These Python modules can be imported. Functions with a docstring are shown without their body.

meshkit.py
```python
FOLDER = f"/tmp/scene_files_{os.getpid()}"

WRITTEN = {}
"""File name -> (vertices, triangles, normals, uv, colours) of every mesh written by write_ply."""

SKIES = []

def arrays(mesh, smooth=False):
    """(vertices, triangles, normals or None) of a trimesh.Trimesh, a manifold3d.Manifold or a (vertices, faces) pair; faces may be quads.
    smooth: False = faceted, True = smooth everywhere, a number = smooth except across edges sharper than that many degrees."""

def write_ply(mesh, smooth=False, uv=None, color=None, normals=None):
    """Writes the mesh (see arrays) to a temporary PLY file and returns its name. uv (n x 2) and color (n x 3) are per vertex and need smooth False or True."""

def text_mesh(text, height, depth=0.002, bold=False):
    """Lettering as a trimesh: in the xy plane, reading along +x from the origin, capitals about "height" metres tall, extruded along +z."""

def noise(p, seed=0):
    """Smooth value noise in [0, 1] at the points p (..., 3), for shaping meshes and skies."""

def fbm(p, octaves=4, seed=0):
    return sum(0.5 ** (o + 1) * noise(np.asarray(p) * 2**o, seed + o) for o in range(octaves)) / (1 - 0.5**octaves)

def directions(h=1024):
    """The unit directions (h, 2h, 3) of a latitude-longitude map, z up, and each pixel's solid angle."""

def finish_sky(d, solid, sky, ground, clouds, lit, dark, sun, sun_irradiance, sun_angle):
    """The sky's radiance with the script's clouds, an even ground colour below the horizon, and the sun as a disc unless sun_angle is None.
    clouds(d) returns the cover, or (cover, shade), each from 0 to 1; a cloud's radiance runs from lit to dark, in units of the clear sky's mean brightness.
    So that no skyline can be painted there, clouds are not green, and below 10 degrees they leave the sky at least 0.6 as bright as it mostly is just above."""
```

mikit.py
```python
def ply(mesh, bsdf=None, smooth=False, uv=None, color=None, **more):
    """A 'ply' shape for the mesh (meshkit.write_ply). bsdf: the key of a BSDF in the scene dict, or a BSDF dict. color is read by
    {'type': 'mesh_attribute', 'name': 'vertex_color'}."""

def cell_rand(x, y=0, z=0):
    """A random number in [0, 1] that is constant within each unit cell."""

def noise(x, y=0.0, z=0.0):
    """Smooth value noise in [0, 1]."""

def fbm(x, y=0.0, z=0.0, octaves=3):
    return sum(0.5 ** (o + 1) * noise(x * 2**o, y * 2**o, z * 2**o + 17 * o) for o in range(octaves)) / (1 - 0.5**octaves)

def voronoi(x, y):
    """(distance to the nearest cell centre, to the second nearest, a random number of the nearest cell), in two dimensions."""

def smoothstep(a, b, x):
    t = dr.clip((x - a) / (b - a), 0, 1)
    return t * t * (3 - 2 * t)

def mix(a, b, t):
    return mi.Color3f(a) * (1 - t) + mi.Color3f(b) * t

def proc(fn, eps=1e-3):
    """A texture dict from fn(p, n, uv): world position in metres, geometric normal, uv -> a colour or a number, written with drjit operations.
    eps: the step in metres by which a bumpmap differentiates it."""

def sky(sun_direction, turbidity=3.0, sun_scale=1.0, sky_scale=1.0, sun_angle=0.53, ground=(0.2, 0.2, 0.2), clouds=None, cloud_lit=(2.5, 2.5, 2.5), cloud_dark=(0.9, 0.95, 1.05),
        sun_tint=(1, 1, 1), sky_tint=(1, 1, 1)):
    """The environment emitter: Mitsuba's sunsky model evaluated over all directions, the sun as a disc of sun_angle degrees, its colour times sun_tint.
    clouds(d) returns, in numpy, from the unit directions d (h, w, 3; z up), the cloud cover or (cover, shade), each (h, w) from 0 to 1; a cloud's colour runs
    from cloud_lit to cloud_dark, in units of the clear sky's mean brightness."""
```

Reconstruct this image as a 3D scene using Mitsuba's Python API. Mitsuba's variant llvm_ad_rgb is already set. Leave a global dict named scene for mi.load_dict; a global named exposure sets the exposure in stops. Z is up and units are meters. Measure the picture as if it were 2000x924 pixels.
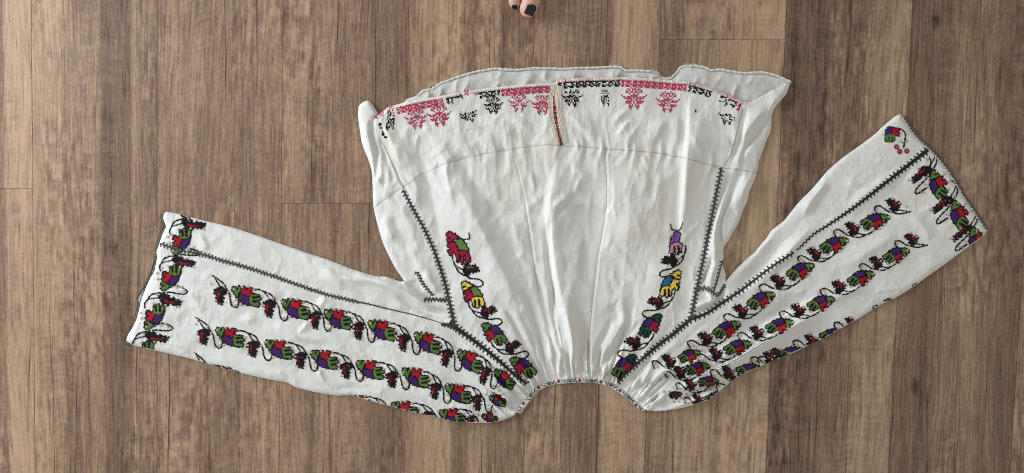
import math
import numpy as np
import drjit as dr
import mitsuba as mi
import mikit
import meshkit
import trimesh
import shapely
from shapely.geometry import Polygon, LineString
from shapely import affinity
from scipy.spatial import Delaunay, cKDTree
from scipy import ndimage as ndi
from mikit import noise, fbm, smoothstep, mix, cell_rand

# ------------------------------------------------------------------ camera, light, exposure
T = mi.ScalarTransform4f
FOCAL, DIST, TILT = 1570.0, 1.25, math.radians(3.3)      # focal length for a picture 2000 wide; metres to the floor
FOV = 2 * math.degrees(math.atan(1000 / FOCAL))
LOOK = np.array([0, -math.sin(TILT), -math.cos(TILT)])
UP = np.array([0, math.cos(TILT), -math.sin(TILT)])
EYE = -LOOK * DIST
exposure = 0.14
scene = {
    'camera': {'type': 'perspective', 'fov': FOV, 'fov_axis': 'x', 'near_clip': 0.02, 'far_clip': 60.0,
               'to_world': T().look_at(origin=EYE.tolist(), target=[0, 0, 0], up=UP.tolist())},
    # the pale room: soft light from its walls and ceiling
    'room_light': {'type': 'constant', 'radiance': {'type': 'rgb', 'value': [0.43, 0.42, 0.40]}},
}
labels = {}
# daylight from a window to the left
win = T().look_at(origin=[-2.5, 0.95, 1.0], target=[0, 0, 0], up=[0, 0, 1]) @ T().scale([0.75, 0.62, 1])
scene['window_light'] = {'type': 'rectangle', 'to_world': win,
                         'emitter': {'type': 'area', 'radiance': {'type': 'rgb', 'value': [11.8, 12.7, 13.6]}}}
labels['window_light'] = {'label': 'bright daylit window opening to the left of the floor', 'category': 'window'}

RNG = np.random.default_rng(7)


def world(px, py, z=0.0):
    """The point at height z that is seen at photo position (px, py)."""
    px, py = np.asarray(px, float), np.asarray(py, float)
    a, b = (px - 1000) / FOCAL, (462 - py) / FOCAL
    d = LOOK[None] + a.reshape(-1, 1) * np.array([[1.0, 0, 0]]) + b.reshape(-1, 1) * UP[None]
    t = (np.broadcast_to(z, px.shape).reshape(-1) - EYE[2]) / d[:, 2]
    return EYE[None] + d * t[:, None]


# ------------------------------------------------------------------ materials
def rgb(*c):
    return {'type': 'rgb', 'value': list(c)}


def srgb(r, g, b):
    c = np.array([r, g, b]) / 255.0
    return np.where(c <= 0.04045, c / 12.92, ((c + 0.055) / 1.055) ** 2.4)


def col3(*c):
    return mi.Color3f(*[float(v) for v in srgb(*c)])


def strip_tone(L, v):
    """How light the wood is across the boards: each printed board is made of darker and lighter staves."""
    bands = [(-0.9, -0.22, -.10), (-.22, 0.02, .35), (0.02, .24, .22), (.24, .55, -.02), (.555, .80, -.30), (.80, 1.02, -.02), (1.0, 1.3, .02), (1.3, 1.46, -.10),
             (1.46, 2.0, -.02), (2.0, 2.2, .05), (2.2, 2.5, -.04), (2.5, 2.7, .02), (2.7, 2.98, -.14), (3.0, 3.2, .10), (3.2, 3.42, .30), (3.42, 3.55, -.04), (3.55, 3.72, .20),
             (3.72, 4.0, -.16), (4.0, 4.3, .10), (4.3, 4.62, -.06), (4.62, 4.85, .34), (4.85, 4.99, .16), (5.0, 5.2, -.10), (5.2, 5.6, .10), (5.6, 6.0, .30),
             (6.0, 6.35, -.36), (6.35, 6.65, -.12), (6.65, 6.85, .05), (6.85, 7.0, .12), (7.0, 7.35, -.22), (7.35, 7.7, -.05), (7.7, 8.0, -.2)]
    wob = 0.03 * (noise(v * 3.0, dr.floor(L) * 3.1) - 0.5)
    t = mi.Float(0)
    for a, b, k in bands:
        t += k * (smoothstep(a - .02, a + .02, L + wob) - smoothstep(b - .02, b + .02, L + wob))
    return t


def wood(p, n, uv):
    L, v = uv.x, uv.y
    board = dr.floor(L)
    x = L * 0.196 + board * 1.7                                  # metres across
    warp = (fbm(x * 14.0, v * 2.2, 3.0, 3) - 0.5) * 0.045 + (fbm(x * 5.0, v * 1.1, 9.0, 2) - 0.5) * 0.05
    xx = x + warp
    rings = noise(xx * 95.0, v * 0.9, 1.0)                       # broad grain
    grain = noise(xx * 260.0, v * 6.0, 2.0)
    fine = noise(x * 620.0 + warp * 420, v * 46.0, 4.0)
    grit = noise(x * 560.0, v * 330.0, 5.0)
    pore = smoothstep(0.60, 0.80, noise(x * 430.0 + warp * 300, v * 24.0, 6.0))
    pale = smoothstep(0.66, 0.88, noise(x * 390.0 + warp * 300, v * 19.0, 31.0))
    saw = (noise(v * 230.0 + 3 * noise(x * 45, v * 9.0), x * 22.0, 8.0) - 0.5) * smoothstep(0.50, 0.66, fbm(x * 34.0, v * 3.6, 12.0, 2)) * (0.5 + noise(x * 120.0, v * 40.0))
    blot = fbm(x * 26.0, v * 5.5, 15.0, 3)
    weather = smoothstep(0.53, 0.70, fbm(xx * 85.0, v * 26.0, 19.0, 3)) * smoothstep(0.45, 0.62, fbm(x * 16.0, v * 4.0, 23.0, 2))
    flake = (fbm(xx * 150.0, v * 70.0, 27.0, 2) - 0.5) * smoothstep(0.46, 0.62, fbm(x * 13.0, v * 3.5, 29.0, 2))
    tone = 0.605 + 0.80 * strip_tone(L, v) + 0.16 * (rings - 0.5) + 0.13 * (grain - 0.5) + 0.25 * (fine - 0.5) + 0.20 * (grit - 0.5) + 0.15 * saw + 0.30 * (blot - 0.5) + 0.52 * flake
    tone = tone - 0.14 * pore + 0.10 * pale - 0.09 * weather
    # drying cracks that run with the grain
    cell = dr.floor(x / 0.047)
    where = (cell + 0.5 + 0.6 * (cell_rand(cell, board, 4) - 0.5)) * 0.047
    path = where + 0.022 * (fbm(v * 3.4, cell * 7.3, 2.0, 4) - 0.5)
    on = smoothstep(0.60, 0.68, noise(v * 3.6, cell * 3.7, 5.0)) * (0.35 + 0.65 * noise(v * 23.0, cell * 5.1, 9.0))
    thick = 0.00035 + 0.0009 * noise(v * 9.0, cell * 1.3, 6.0)
    crack = on * (1 - smoothstep(thick * 0.5, thick * 1.7, dr.abs(x - path)))
    # knots
    kc = dr.floor(v / 0.42)
    kx, kv = board * 1.7 + 0.196 * (board + 0.15 + 0.7 * cell_rand(board, kc, 11)), (kc + 0.15 + 0.7 * cell_rand(board, kc, 12)) * 0.42
    kd = dr.sqrt(dr.square((x - kx) * 1.5) + dr.square((v - kv) * 0.8)) + 0.006 * (noise(x * 190, v * 120, 3.0) - 0.5)
    kon = dr.select(cell_rand(board, kc, 13) > 0.35, mi.Float(1), mi.Float(0))
    knot = kon * (1 - smoothstep(0.003, 0.014, kd)) * (0.55 + 0.45 * noise(kd * 900.0, 1.0))
    tone = tone - 0.45 * knot
    tone = dr.clip(tone, 0.0, 1.0)
    dark, mid, light = col3(74, 56, 45), col3(135, 108, 88), col3(187, 159, 130)
    c = mix(mix(dark, mid, dr.clip(tone / 0.5, 0, 1)), light, dr.clip((tone - 0.5) / 0.5, 0, 1))
    c = mix(c, col3(44, 33, 28), dr.clip(0.85 * crack, 0, 1))
    return c


def wood_relief(p, n, uv):
    L, v = uv.x, uv.y
    x = L * 0.196 + dr.floor(L) * 1.7
    return 0.5 * noise(x * 760.0, v * 17.0, 6.0) + 0.3 * noise(x * 260.0, v * 10.0, 7.0) + 0.25 * noise(v * 190.0, x * 9.0, 8.0)


def cloth_colour(p, n, uv):
    st = smoothstep(0.60, 0.82, fbm(p.x * 16.0, p.y * 16.0, 2.0, 3))
    weave = noise(p.x * 900.0, p.y * 900.0, 1.0) - 0.5
    c = mix(mi.Color3f(0.74, 0.738, 0.70), mi.Color3f(0.71, 0.68, 0.60), 0.7 * st)
    return c * (1.0 + 0.10 * weave)


def crepe(p, n, uv):
    return (0.55 * noise(p.x * 520.0 + 3.0 * noise(p.x * 60, p.y * 60), p.y * 300.0, 1.0) + 0.45 * noise(p.x * 1000.0, p.y * 800.0, 2.0)
            + 0.9 * fbm(p.x * 150.0, p.y * 95.0, 3.0, 2))


def stitch_colour(scale=1.0):
    return {'type': 'twosided', 'bsdf': {'type': 'principled', 'base_color': {'type': 'mesh_attribute', 'name': 'vertex_color'}, 'roughness': 0.75, 'specular': 0.25}}


scene['wood_material'] = {'type': 'bumpmap', 'scale': 0.00035, 'arbitrary': mikit.proc(wood_relief, 4e-4),
                          'bsdf': {'type': 'principled', 'base_color': mikit.proc(wood), 'roughness': 0.48, 'specular': 0.3}}
scene['joint_material'] = {'type': 'diffuse', 'reflectance': rgb(0.13, 0.095, 0.072)}
scene['cloth_material'] = {'type': 'twosided', 'bsdf': {'type': 'bumpmap', 'scale': 0.0008, 'arbitrary': mikit.proc(crepe, 4e-4),
                           'bsdf': {'type': 'principled', 'base_color': mikit.proc(cloth_colour), 'roughness': 0.9, 'specular': 0.15, 'sheen': 0.15}}}
scene['thin_cloth_material'] = {'type': 'principledthin', 'base_color': mikit.proc(cloth_colour), 'roughness': 0.9, 'diff_trans': 0.35, 'spec_trans': 0.0}
scene['thread_material'] = stitch_colour()
scene['nail_material'] = {'type': 'principled', 'base_color': rgb(0.010, 0.006, 0.010), 'roughness': 0.18, 'specular': 0.5}


def skin_colour(p, n, uv):
    a = fbm(p.x * 90.0, p.y * 90.0, p.z * 90.0, 3)
    return mix(mi.Color3f(0.60, 0.385, 0.30), mi.Color3f(0.62, 0.34, 0.28), a) * (0.94 + 0.1 * noise(p.x * 700, p.y * 700, p.z * 700))


scene['skin_material'] = {'type': 'principled', 'base_color': mikit.proc(skin_colour), 'roughness': 0.5, 'specular': 0.4}


def key_free(key):
    if key not in scene:
        return key
    n = 1
    while f'{key}_{n:03d}' in scene:
        n += 1
    return f'{key}_{n:03d}'


def put(key, mesh, mat, smooth=False, label=None, kind=None, category=None, **kw):
    key = key_free(key)
    scene[key] = mikit.ply(mesh, mat, smooth=smooth, **kw)
    d = {}
    if label:
        d['label'] = label
    if kind:
        d['kind'] = kind
    if category:
        d['category'] = category
    if d:
        labels[key] = d
    return key


# ------------------------------------------------------------------ the floor: laminate boards
def seam_x(k, y):
    """Photo x of the joint left of board k at photo height y (boards converge slightly downwards)."""
    x0 = 61 + 246 * k
    return x0 + (-39 + (1500 - x0) * 0.0326) * y / 924.0


YT, YB = -560.0, 1480.0
base = trimesh.creation.box([6, 6, 0.012])
base.apply_translation([0, 0, -0.0135])
put('floor', base, 'joint_material', kind='structure')
labels['floor']['label'] = 'brown oak effect laminate floor of long boards'


def board(k, y0, y1, seed):
    g, b, t = 0.12, 0.6, 0.0075        # joint and bevel (photo pixels), thickness (m)
    ring = []
    for inset, z in ((g, -t), (g, -0.0009), (g + b, 0.0)):
        row = []
        for (kk, yy, sx, sy) in ((k, y0, 1, 1), (k + 1, y0, -1, 1), (k + 1, y1, -1, -1), (k, y1, 1, -1)):
            y = yy + sy * inset
            row.append((seam_x(kk, y) + sx * inset, y, z, kk - sx * -0.0 + sx * inset / 246, y))
        ring.append(row)
    pts = np.array([p for r in ring for p in r])
    V = world(pts[:, 0], pts[:, 1], pts[:, 2])
    V[:, 2] = pts[:, 2]
    f = []
    for r in range(2):
        for i in range(4):
            j = (i + 1) % 4
            f.append((4 * r + i, 4 * r + j, 4 * r + 4 + j, 4 * r + 4 + i))
    f.append((8, 9, 10, 11))
    fl = []
    for q in f:
        fl += [q[0], q[2], q[1]], [q[0], q[3], q[2]]
    uv = np.stack([pts[:, 3], -pts[:, 4] * 0.0008 + seed], 1)
    m = trimesh.Trimesh(V, np.array(fl), process=False)
    put('floor__plank', m, 'wood_material', uv=uv)


ends = {-4: [300], -3: [700], -2: [100, 1100], -1: [368], 0: [-300, 1300], 1: [-120, 1250], 2: [397], 3: [-260, 1120], 4: [-60, 1400], 5: [78], 6: [-330, 1180], 7: [-140, 1090],
        8: [500], 9: [-100], 10: [700], 11: [200]}
for k, e in ends.items():
    ys = [YT] + e + [YB]
    for i in range(len(ys) - 1):
        board(k, ys[i], ys[i + 1], 3.0 * i + 0.37 * (k % 5))

# ------------------------------------------------------------------ outlines of the cloth (photo pixels)
def smooth_line(pts, step=2.0, closed=False):
    p = np.asarray(pts, float)
    if closed:
        p = np.vstack([p[-1], p, p[0], p[1]])
    else:
        p = np.vstack([2 * p[0] - p[1], p, 2 * p[-1] - p[-2]])
    out = []
    for i in range(1, len(p) - 2):
        a, b, c, d = p[i - 1:i + 3]
        n = max(2, int(np.hypot(*(c - b)) / step))
        t = np.linspace(0, 1, n, endpoint=False)[:, None]
        # centripetal-like tension keeps corners tight
        m1, m2 = 0.35 * (c - a), 0.35 * (d - b)
        L = np.hypot(*(c - b)) + 1e-6
        for m in (m1, m2):
            q = np.hypot(*m)
            if q > L:
                m *= L / q
        out.append((2 * t ** 3 - 3 * t ** 2 + 1) * b + (t ** 3 - 2 * t ** 2 + t) * m1 + (-2 * t ** 3 + 3 * t ** 2) * c + (t ** 3 - t ** 2) * m2)
    if not closed:
        out.append(p[-2:-1])
    return np.vstack(out)


HEM_L = [(731, 230), (738, 224), (747, 218.5), (758, 210), (771, 206), (790, 201), (830, 193), (865, 187), (900, 180.5), (940, 174), (985, 169), (1030, 165), (1084, 162)]
HEM_R = [(1087, 157), (1110, 154), (1150, 152), (1213, 151), (1250, 152.5), (1290, 155.5), (1320, 158), (1345, 160), (1372, 167), (1400, 176), (1430, 189), (1453, 199)]
HEM = HEM_L + HEM_R
CORNER = [(1465, 200), (1482, 190), (1500, 180), (1525, 167), (1545, 159)]
RIGHT_SIDE = [(1541, 170), (1536, 183), (1526, 195), (1513, 211), (1507, 228), (1506, 250), (1496, 278), (1488, 300), (1482, 314), (1480, 330), (1475, 348), (1464, 373), (1460, 391), (1451, 411), (1441, 438),
              (1426, 464), (1413, 485), (1414, 502), (1410, 514), (1417, 535), (1417, 550)]
LEFT_SIDE = [(790, 550), (770, 520), (748, 475), (735, 430), (729, 400), (728, 370), (726, 335), (719, 311), (707, 281), (703, 255), (699, 225), (701, 207), (710, 199), (719, 196.5), (727, 203), (733, 213), (738, 221)]
FLAP_TOP = [(769, 206), (787, 201), (796, 193), (816, 186), (826, 176), (834, 174), (846, 171), (861, 161), (880, 154), (900, 147), (923, 140), (944, 136), (966, 132.5), (990, 134), (1012, 134.6), (1045, 131.5),
            (1078, 132), (1100, 133), (1127, 131), (1160, 130.5), (1197, 128.5), (1213, 130), (1223, 136), (1248, 136), (1273, 137.5), (1286, 140), (1292, 149), (1302, 151), (1312, 149), (1322, 139), (1330, 129),
            (1349, 126.5), (1375, 129), (1388, 135), (1408, 134), (1430, 138), (1454, 141), (1475, 140), (1494, 140), (1520, 147), (1545, 159)]
ARC_OUT = [(1009, 806), (1018, 786), (1032, 769), (1049, 755), (1067, 745.5), (1091, 740.5), (1126, 738.4), (1168, 740.5), (1196, 748), (1210, 757), (1229.6, 773), (1246, 789), (1260, 801)]
ARC_IN = [(1018, 808), (1035, 783), (1054.6, 762), (1084, 751), (1126, 747.5), (1161, 748), (1187.6, 754.5), (1210, 768), (1229.6, 782), (1243.6, 796), (1255, 803.5)]
RAGLAN_L = [(790, 550), (803, 570), (825, 585), (850, 590), (878, 592), (888, 636), (945, 680), (1000, 727), (1034, 767)]     # body | left sleeve
RAGLAN_R = [(1417, 550), (1412, 570), (1395, 590), (1370, 607), (1348, 626), (1290, 672), (1240, 718), (1204, 753)]
SLEEVE_L_TOP = [(325, 413.5), (345, 417), (372, 424), (398.6, 431), (452, 443.6), (500, 459), (545, 475), (600, 494), (643, 508), (689, 526), (732, 539), (756, 541), (779, 549)]
CUFF_L = [(319, 419), (318, 428), (323, 442), (316, 458), (311, 474), (305, 492), (306, 504), (300.6, 528), (288.5, 552), (277, 580), (271, 604), (267, 619), (258, 640), (249, 655), (246.5, 666), (253, 671)]
SLEEVE_L_BOT = [(266, 676), (300, 684), (356, 697), (398, 708), (430, 718), (480, 731), (530, 742), (560, 747), (580, 757), (620, 767), (660, 773), (688, 772), (708, 779), (756, 792), (804, 804), (848, 814), (884, 823),
                (924, 826), (960, 826), (984, 820), (1004, 812)]
SLEEVE_R_TOP = [(1434.5, 529), (1459, 505), (1474, 493), (1483, 481), (1497, 465), (1507, 450), (1531, 431), (1547, 411), (1562, 393), (1586, 369), (1616, 334), (1646, 308), (1685, 280), (1711, 260), (1724, 247), (1750, 226), (1759, 223)]
CUFF_R = [(1763.5, 230), (1775, 249), (1789.5, 269), (1815, 293), (1837, 317), (1859, 347), (1880, 382), (1906, 421), (1925, 450), (1923, 459)]
SLEEVE_R_BOT = [(1878, 492), (1837, 522), (1811, 540), (1784, 560), (1752, 580), (1724, 593), (1680, 620), (1640, 643), (1604, 663), (1560, 684), (1504, 708), (1448, 731), (1416, 755), (1384, 780), (1336, 796), (1292, 803), (1264, 802)]


def poly(*parts):
    out = [smooth_line(q) for q in parts]
    p = np.vstack(out)
    keep = np.r_[True, np.hypot(*np.diff(p, axis=0).T) > 0.4]
    P = Polygon(p[keep])
    if not P.is_valid:
        P = P.buffer(0)
        if hasattr(P, 'geoms'):
            P = max(P.geoms, key=lambda g: g.area)
    return P


seam_l, seam_r = smooth_line(RAGLAN_L), smooth_line(RAGLAN_R)
arc = smooth_line(ARC_OUT)
i_l = int(np.argmin(np.hypot(*(arc - seam_l[-1]).T)))
i_r = int(np.argmin(np.hypot(*(arc - seam_r[-1]).T)))
seam_l[-1], seam_r[-1] = arc[i_l], arc[i_r]


def raw(*arrs):
    p = np.vstack(arrs)
    keep = np.r_[True, np.hypot(*np.diff(p, axis=0).T) > 0.4]
    P = Polygon(p[keep])
    if not P.is_valid:
        P = P.buffer(0)
        if hasattr(P, 'geoms'):
            P = max(P.geoms, key=lambda g: g.area)
    return P


FRONT = raw(smooth_line(LEFT_SIDE), smooth_line(HEM_L), smooth_line(HEM_R), smooth_line(CORNER), smooth_line(RIGHT_SIDE), seam_r, arc[i_r:i_l:-1], seam_l[::-1])
SLEEVE_L = raw(smooth_line(SLEEVE_L_TOP)[::-1], smooth_line(CUFF_L), smooth_line(SLEEVE_L_BOT), arc[:i_l], seam_l[::-1])
SLEEVE_R = raw(smooth_line(SLEEVE_R_TOP), smooth_line(CUFF_R), smooth_line(SLEEVE_R_BOT), arc[:i_r:-1], seam_r[::-1])
BAND = raw(arc, smooth_line(ARC_IN)[::-1])
lower = np.array([(1520, 190), (1466, 235), (1400, 215), (1345, 196), (1213, 188), (1087, 196), (985, 205), (900, 217), (830, 230), (790, 236), (771, 236)])
FLAP = raw(smooth_line(FLAP_TOP), smooth_line(lower))
ALL = shapely.union_all([FRONT.buffer(.6), SLEEVE_L.buffer(.6), SLEEVE_R.buffer(.6), BAND.buffer(.6)])

# ------------------------------------------------------------------ the cloth's height over the floor, in millimetres, on a raster of photo pixels
W, H = 2000, 924
GX, GY = np.meshgrid(np.arange(W) + 0.5, np.arange(H) + 0.5)


def mask_of(P):
    out = np.zeros((H, W), bool)
    x0, y0, x1, y1 = [int(q) for q in P.bounds]
    s = np.s_[max(0, y0 - 1):y1 + 2, max(0, x0 - 1):x1 + 2]
    shapely.prepare(P)
    out[s] = shapely.contains_xy(P, GX[s], GY[s])
    return out


M_all, M_flap = mask_of(ALL), mask_of(FLAP)
M_front, M_sl, M_sr = mask_of(FRONT), mask_of(SLEEVE_L), mask_of(SLEEVE_R)
dom = ndi.binary_closing(M_all | M_flap, iterations=2)
edge = ndi.distance_transform_edt(dom)
edge_f = ndi.distance_transform_edt(M_flap | M_front)


def roundness(d, w):
    return np.sqrt(np.clip(1 - (1 - np.clip(d / w, 0, 1)) ** 2, 0, 1))


def grid_noise(sx, sy, seed, ang=0.0, octaves=3):
    c, s = math.cos(ang), math.sin(ang)
    u, v = GX * c + GY * s, -GX * s + GY * c
    return meshkit.fbm(np.stack([u / sx, v / sy, np.full_like(u, 0.5)], -1), octaves, seed) - 0.5


Z = 4.6 * roundness(edge, 9) + 5.5 * (1 - np.exp(-edge / 38.0))
inner = np.clip(edge / 10.0, 0, 1)
inner = inner * inner * (3 - 2 * inner)
Z += inner * 5.0 * grid_noise(120, 90, 3)
warp = 14 * grid_noise(60, 60, 21)
rid = lambda sx, sy, seed, ang: 1 - 2 * np.abs(meshkit.noise(np.stack([((GX + warp) * math.cos(ang) + GY * math.sin(ang)) / sx, (-GX * math.sin(ang) + (GY + warp) * math.cos(ang)) / sy, np.full_like(GX, .5)], -1), seed) - .5)
Z += inner * M_sl * (1.5 * rid(95, 34, 5, 0.25) ** 3 + 0.9 * rid(40, 26, 6, 0.9) ** 4)
Z += inner * M_sr * (1.5 * rid(100, 30, 7, -0.58) ** 3 + 0.7 * rid(44, 26, 8, -1.2) ** 4)
Z += inner * M_front * (1.6 * rid(34, 95, 9, 0.05) ** 3 + 0.8 * rid(26, 44, 10, 0.5) ** 4)


FOLD_K = 1.35


def fold(pts, wl, wr, h, taper=0.34):
    """A ridge (h > 0) or groove along the line; wl and wr are its widths left and right of the direction of travel as seen in the picture."""
    global Z
    q = smooth_line(pts, 1.0)
    x0, y0 = np.maximum(q.min(0) - 3 * max(wl, wr), 0).astype(int)
    x1, y1 = (q.max(0) + 3 * max(wl, wr)).astype(int) + 1
    s = np.s_[y0:min(y1, H), x0:min(x1, W)]
    gx, gy = GX[s], GY[s]
    d, i = cKDTree(q).query(np.stack([gx.ravel(), gy.ravel()], 1))
    d, i = d.reshape(gx.shape), i.reshape(gx.shape)
    t = np.gradient(q, axis=0)
    side = t[i, 0] * (gy - q[i, 1]) - t[i, 1] * (gx - q[i, 0])      # > 0: right of travel (y down)
    a = i / max(1, len(q) - 1)
    tp = np.clip(np.minimum(a, 1 - a) / taper, 0, 1) if taper > 0 else 1
    tp = tp * tp * (3 - 2 * tp) if taper > 0 else 1
    w = np.where(side > 0, wr, wl)
    Z[s] += (FOLD_K * h) * tp * (0.65 * np.clip(1 - d / (1.9 * w), 0, 1) + 0.35 * np.exp(-(d / w) ** 2)) * inner[s]


F = fold
# big folds of the front
FOLD_K = 1.8
F([(845, 285), (868, 330), (905, 385), (950, 470), (1000, 575), (1035, 690)], 20, 52, 7.5)
F([(800, 225), (815, 275), (835, 350), (852, 430), (868, 520)], 20, 14, -4.0)
F([(1104, 285), (1086, 335), (1075, 390), (1079, 470), (1092, 560), (1112, 640), (1124, 725)], 34, 7, 6.5)
F([(1074, 400), (1070, 470), (1074, 540), (1080, 568), (1080, 608), (1086, 640), (1094, 672), (1107, 698), (1112, 728)], 4, 5, -5.5)
F([(1040, 500), (1050, 540), (1063, 588), (1072, 622), (1079, 667), (1088, 712)], 4, 8, -3.6)
F([(1208, 300), (1222, 360), (1228, 430), (1220, 520)], 46, 30, 4.5)
F([(1150, 320), (1158, 380), (1150, 460), (1140, 540)], 26, 30, -3.0)
F([(1352, 175), (1345, 280), (1340, 330), (1333, 400), (1327, 470)], 26, 6, 4.0)
F([(1336, 300), (1330, 400), (1322, 480)], 4, 10, -2.5)
F([(1300, 420), (1310, 520), (1290, 600), (1250, 670)], 26, 30, 2.5)
F([(1115, 575), (1122, 595), (1129, 633), (1134, 672), (1139, 712)], 14, 4, -3.2)
F([(1232, 590), (1229, 632), (1206, 667), (1184, 700), (1164, 733)], 5, 5, -3.6)
F([(1196, 600), (1195, 626), (1175, 664), (1161, 698), (1154, 733)], 6, 5, -3.2)
F([(1196, 590), (1205, 618), (1200, 640)], 8, 6, -2.6)
F([(1258, 620), (1234, 647), (1206, 678), (1189, 706), (1180, 736)], 5, 5, -3.2)
F([(975, 580), (1000, 624), (1022, 667), (1045, 709), (1063, 745)], 6, 4, -3.0)
F([(1008, 540), (1033, 596), (1056, 664), (1068, 724)], 12, 5, -3.0)
F([(1215, 560), (1216, 620), (1196, 668), (1172, 715)], 9, 9, 2.8)
F([(1098, 600), (1112, 640), (1122, 690), (1126, 728)], 10, 6, 2.4)
F([(1078, 410), (1092, 398), (1104, 388), (1112, 372)], 7, 4, 2.6)
F([(1082, 424), (1096, 412), (1108, 392)], 4, 4, -1.8)
F([(1134, 345), (1128, 362), (1120, 380)], 9, 4, 2.2)
F([(950, 395), (985, 410), (1025, 420)], 4, 9, -2.0)
F([(1035, 330), (1041, 355), (1047, 378)], 3, 5, 1.8)
F([(1100, 405), (1135, 398), (1172, 404)], 9, 4, 1.6)
F([(1195, 245), (1212, 225), (1230, 215)], 5, 5, 1.8)
F([(1205, 270), (1218, 248), (1238, 232)], 4, 7, 2.2)
F([(1270, 290), (1285, 255), (1305, 228)], 12, 5, 2.2)
F([(1225, 290), (1235, 262), (1250, 240)], 8, 4, 1.8)
F([(1170, 290), (1150, 262), (1120, 232), (1100, 215)], 5, 9, 2.2)
F([(1360, 300), (1362, 250), (1372, 215)], 10, 16, 2.4)
F([(935, 235), (965, 245), (995, 262), (1010, 285)], 9, 5, 1.8)
F([(985, 225), (1020, 240), (1045, 268)], 6, 10, 1.8)
F([(880, 260), (900, 285), (920, 305)], 14, 7, 2.0)
F([(745, 235), (762, 270), (778, 310), (782, 335)], 12, 4, 3.0)
F([(735, 245), (748, 290), (765, 340), (770, 372)], 4, 4, -2.2)
F([(727, 232), (727, 262), (736, 298), (737, 350)], 4, 4, -3.8, 0.1)
F([(712, 215), (716, 262), (726, 305), (731, 345)], 9, 7, 2.5)
F([(757, 300), (760, 340), (752, 385)], 8, 5, 2.0)
F([(760, 410), (752, 440), (765, 480)], 10, 6, 2.2)
F([(800, 470), (815, 510), (835, 545)], 14, 8, 2.2)
FOLD_K = 2.0
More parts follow.
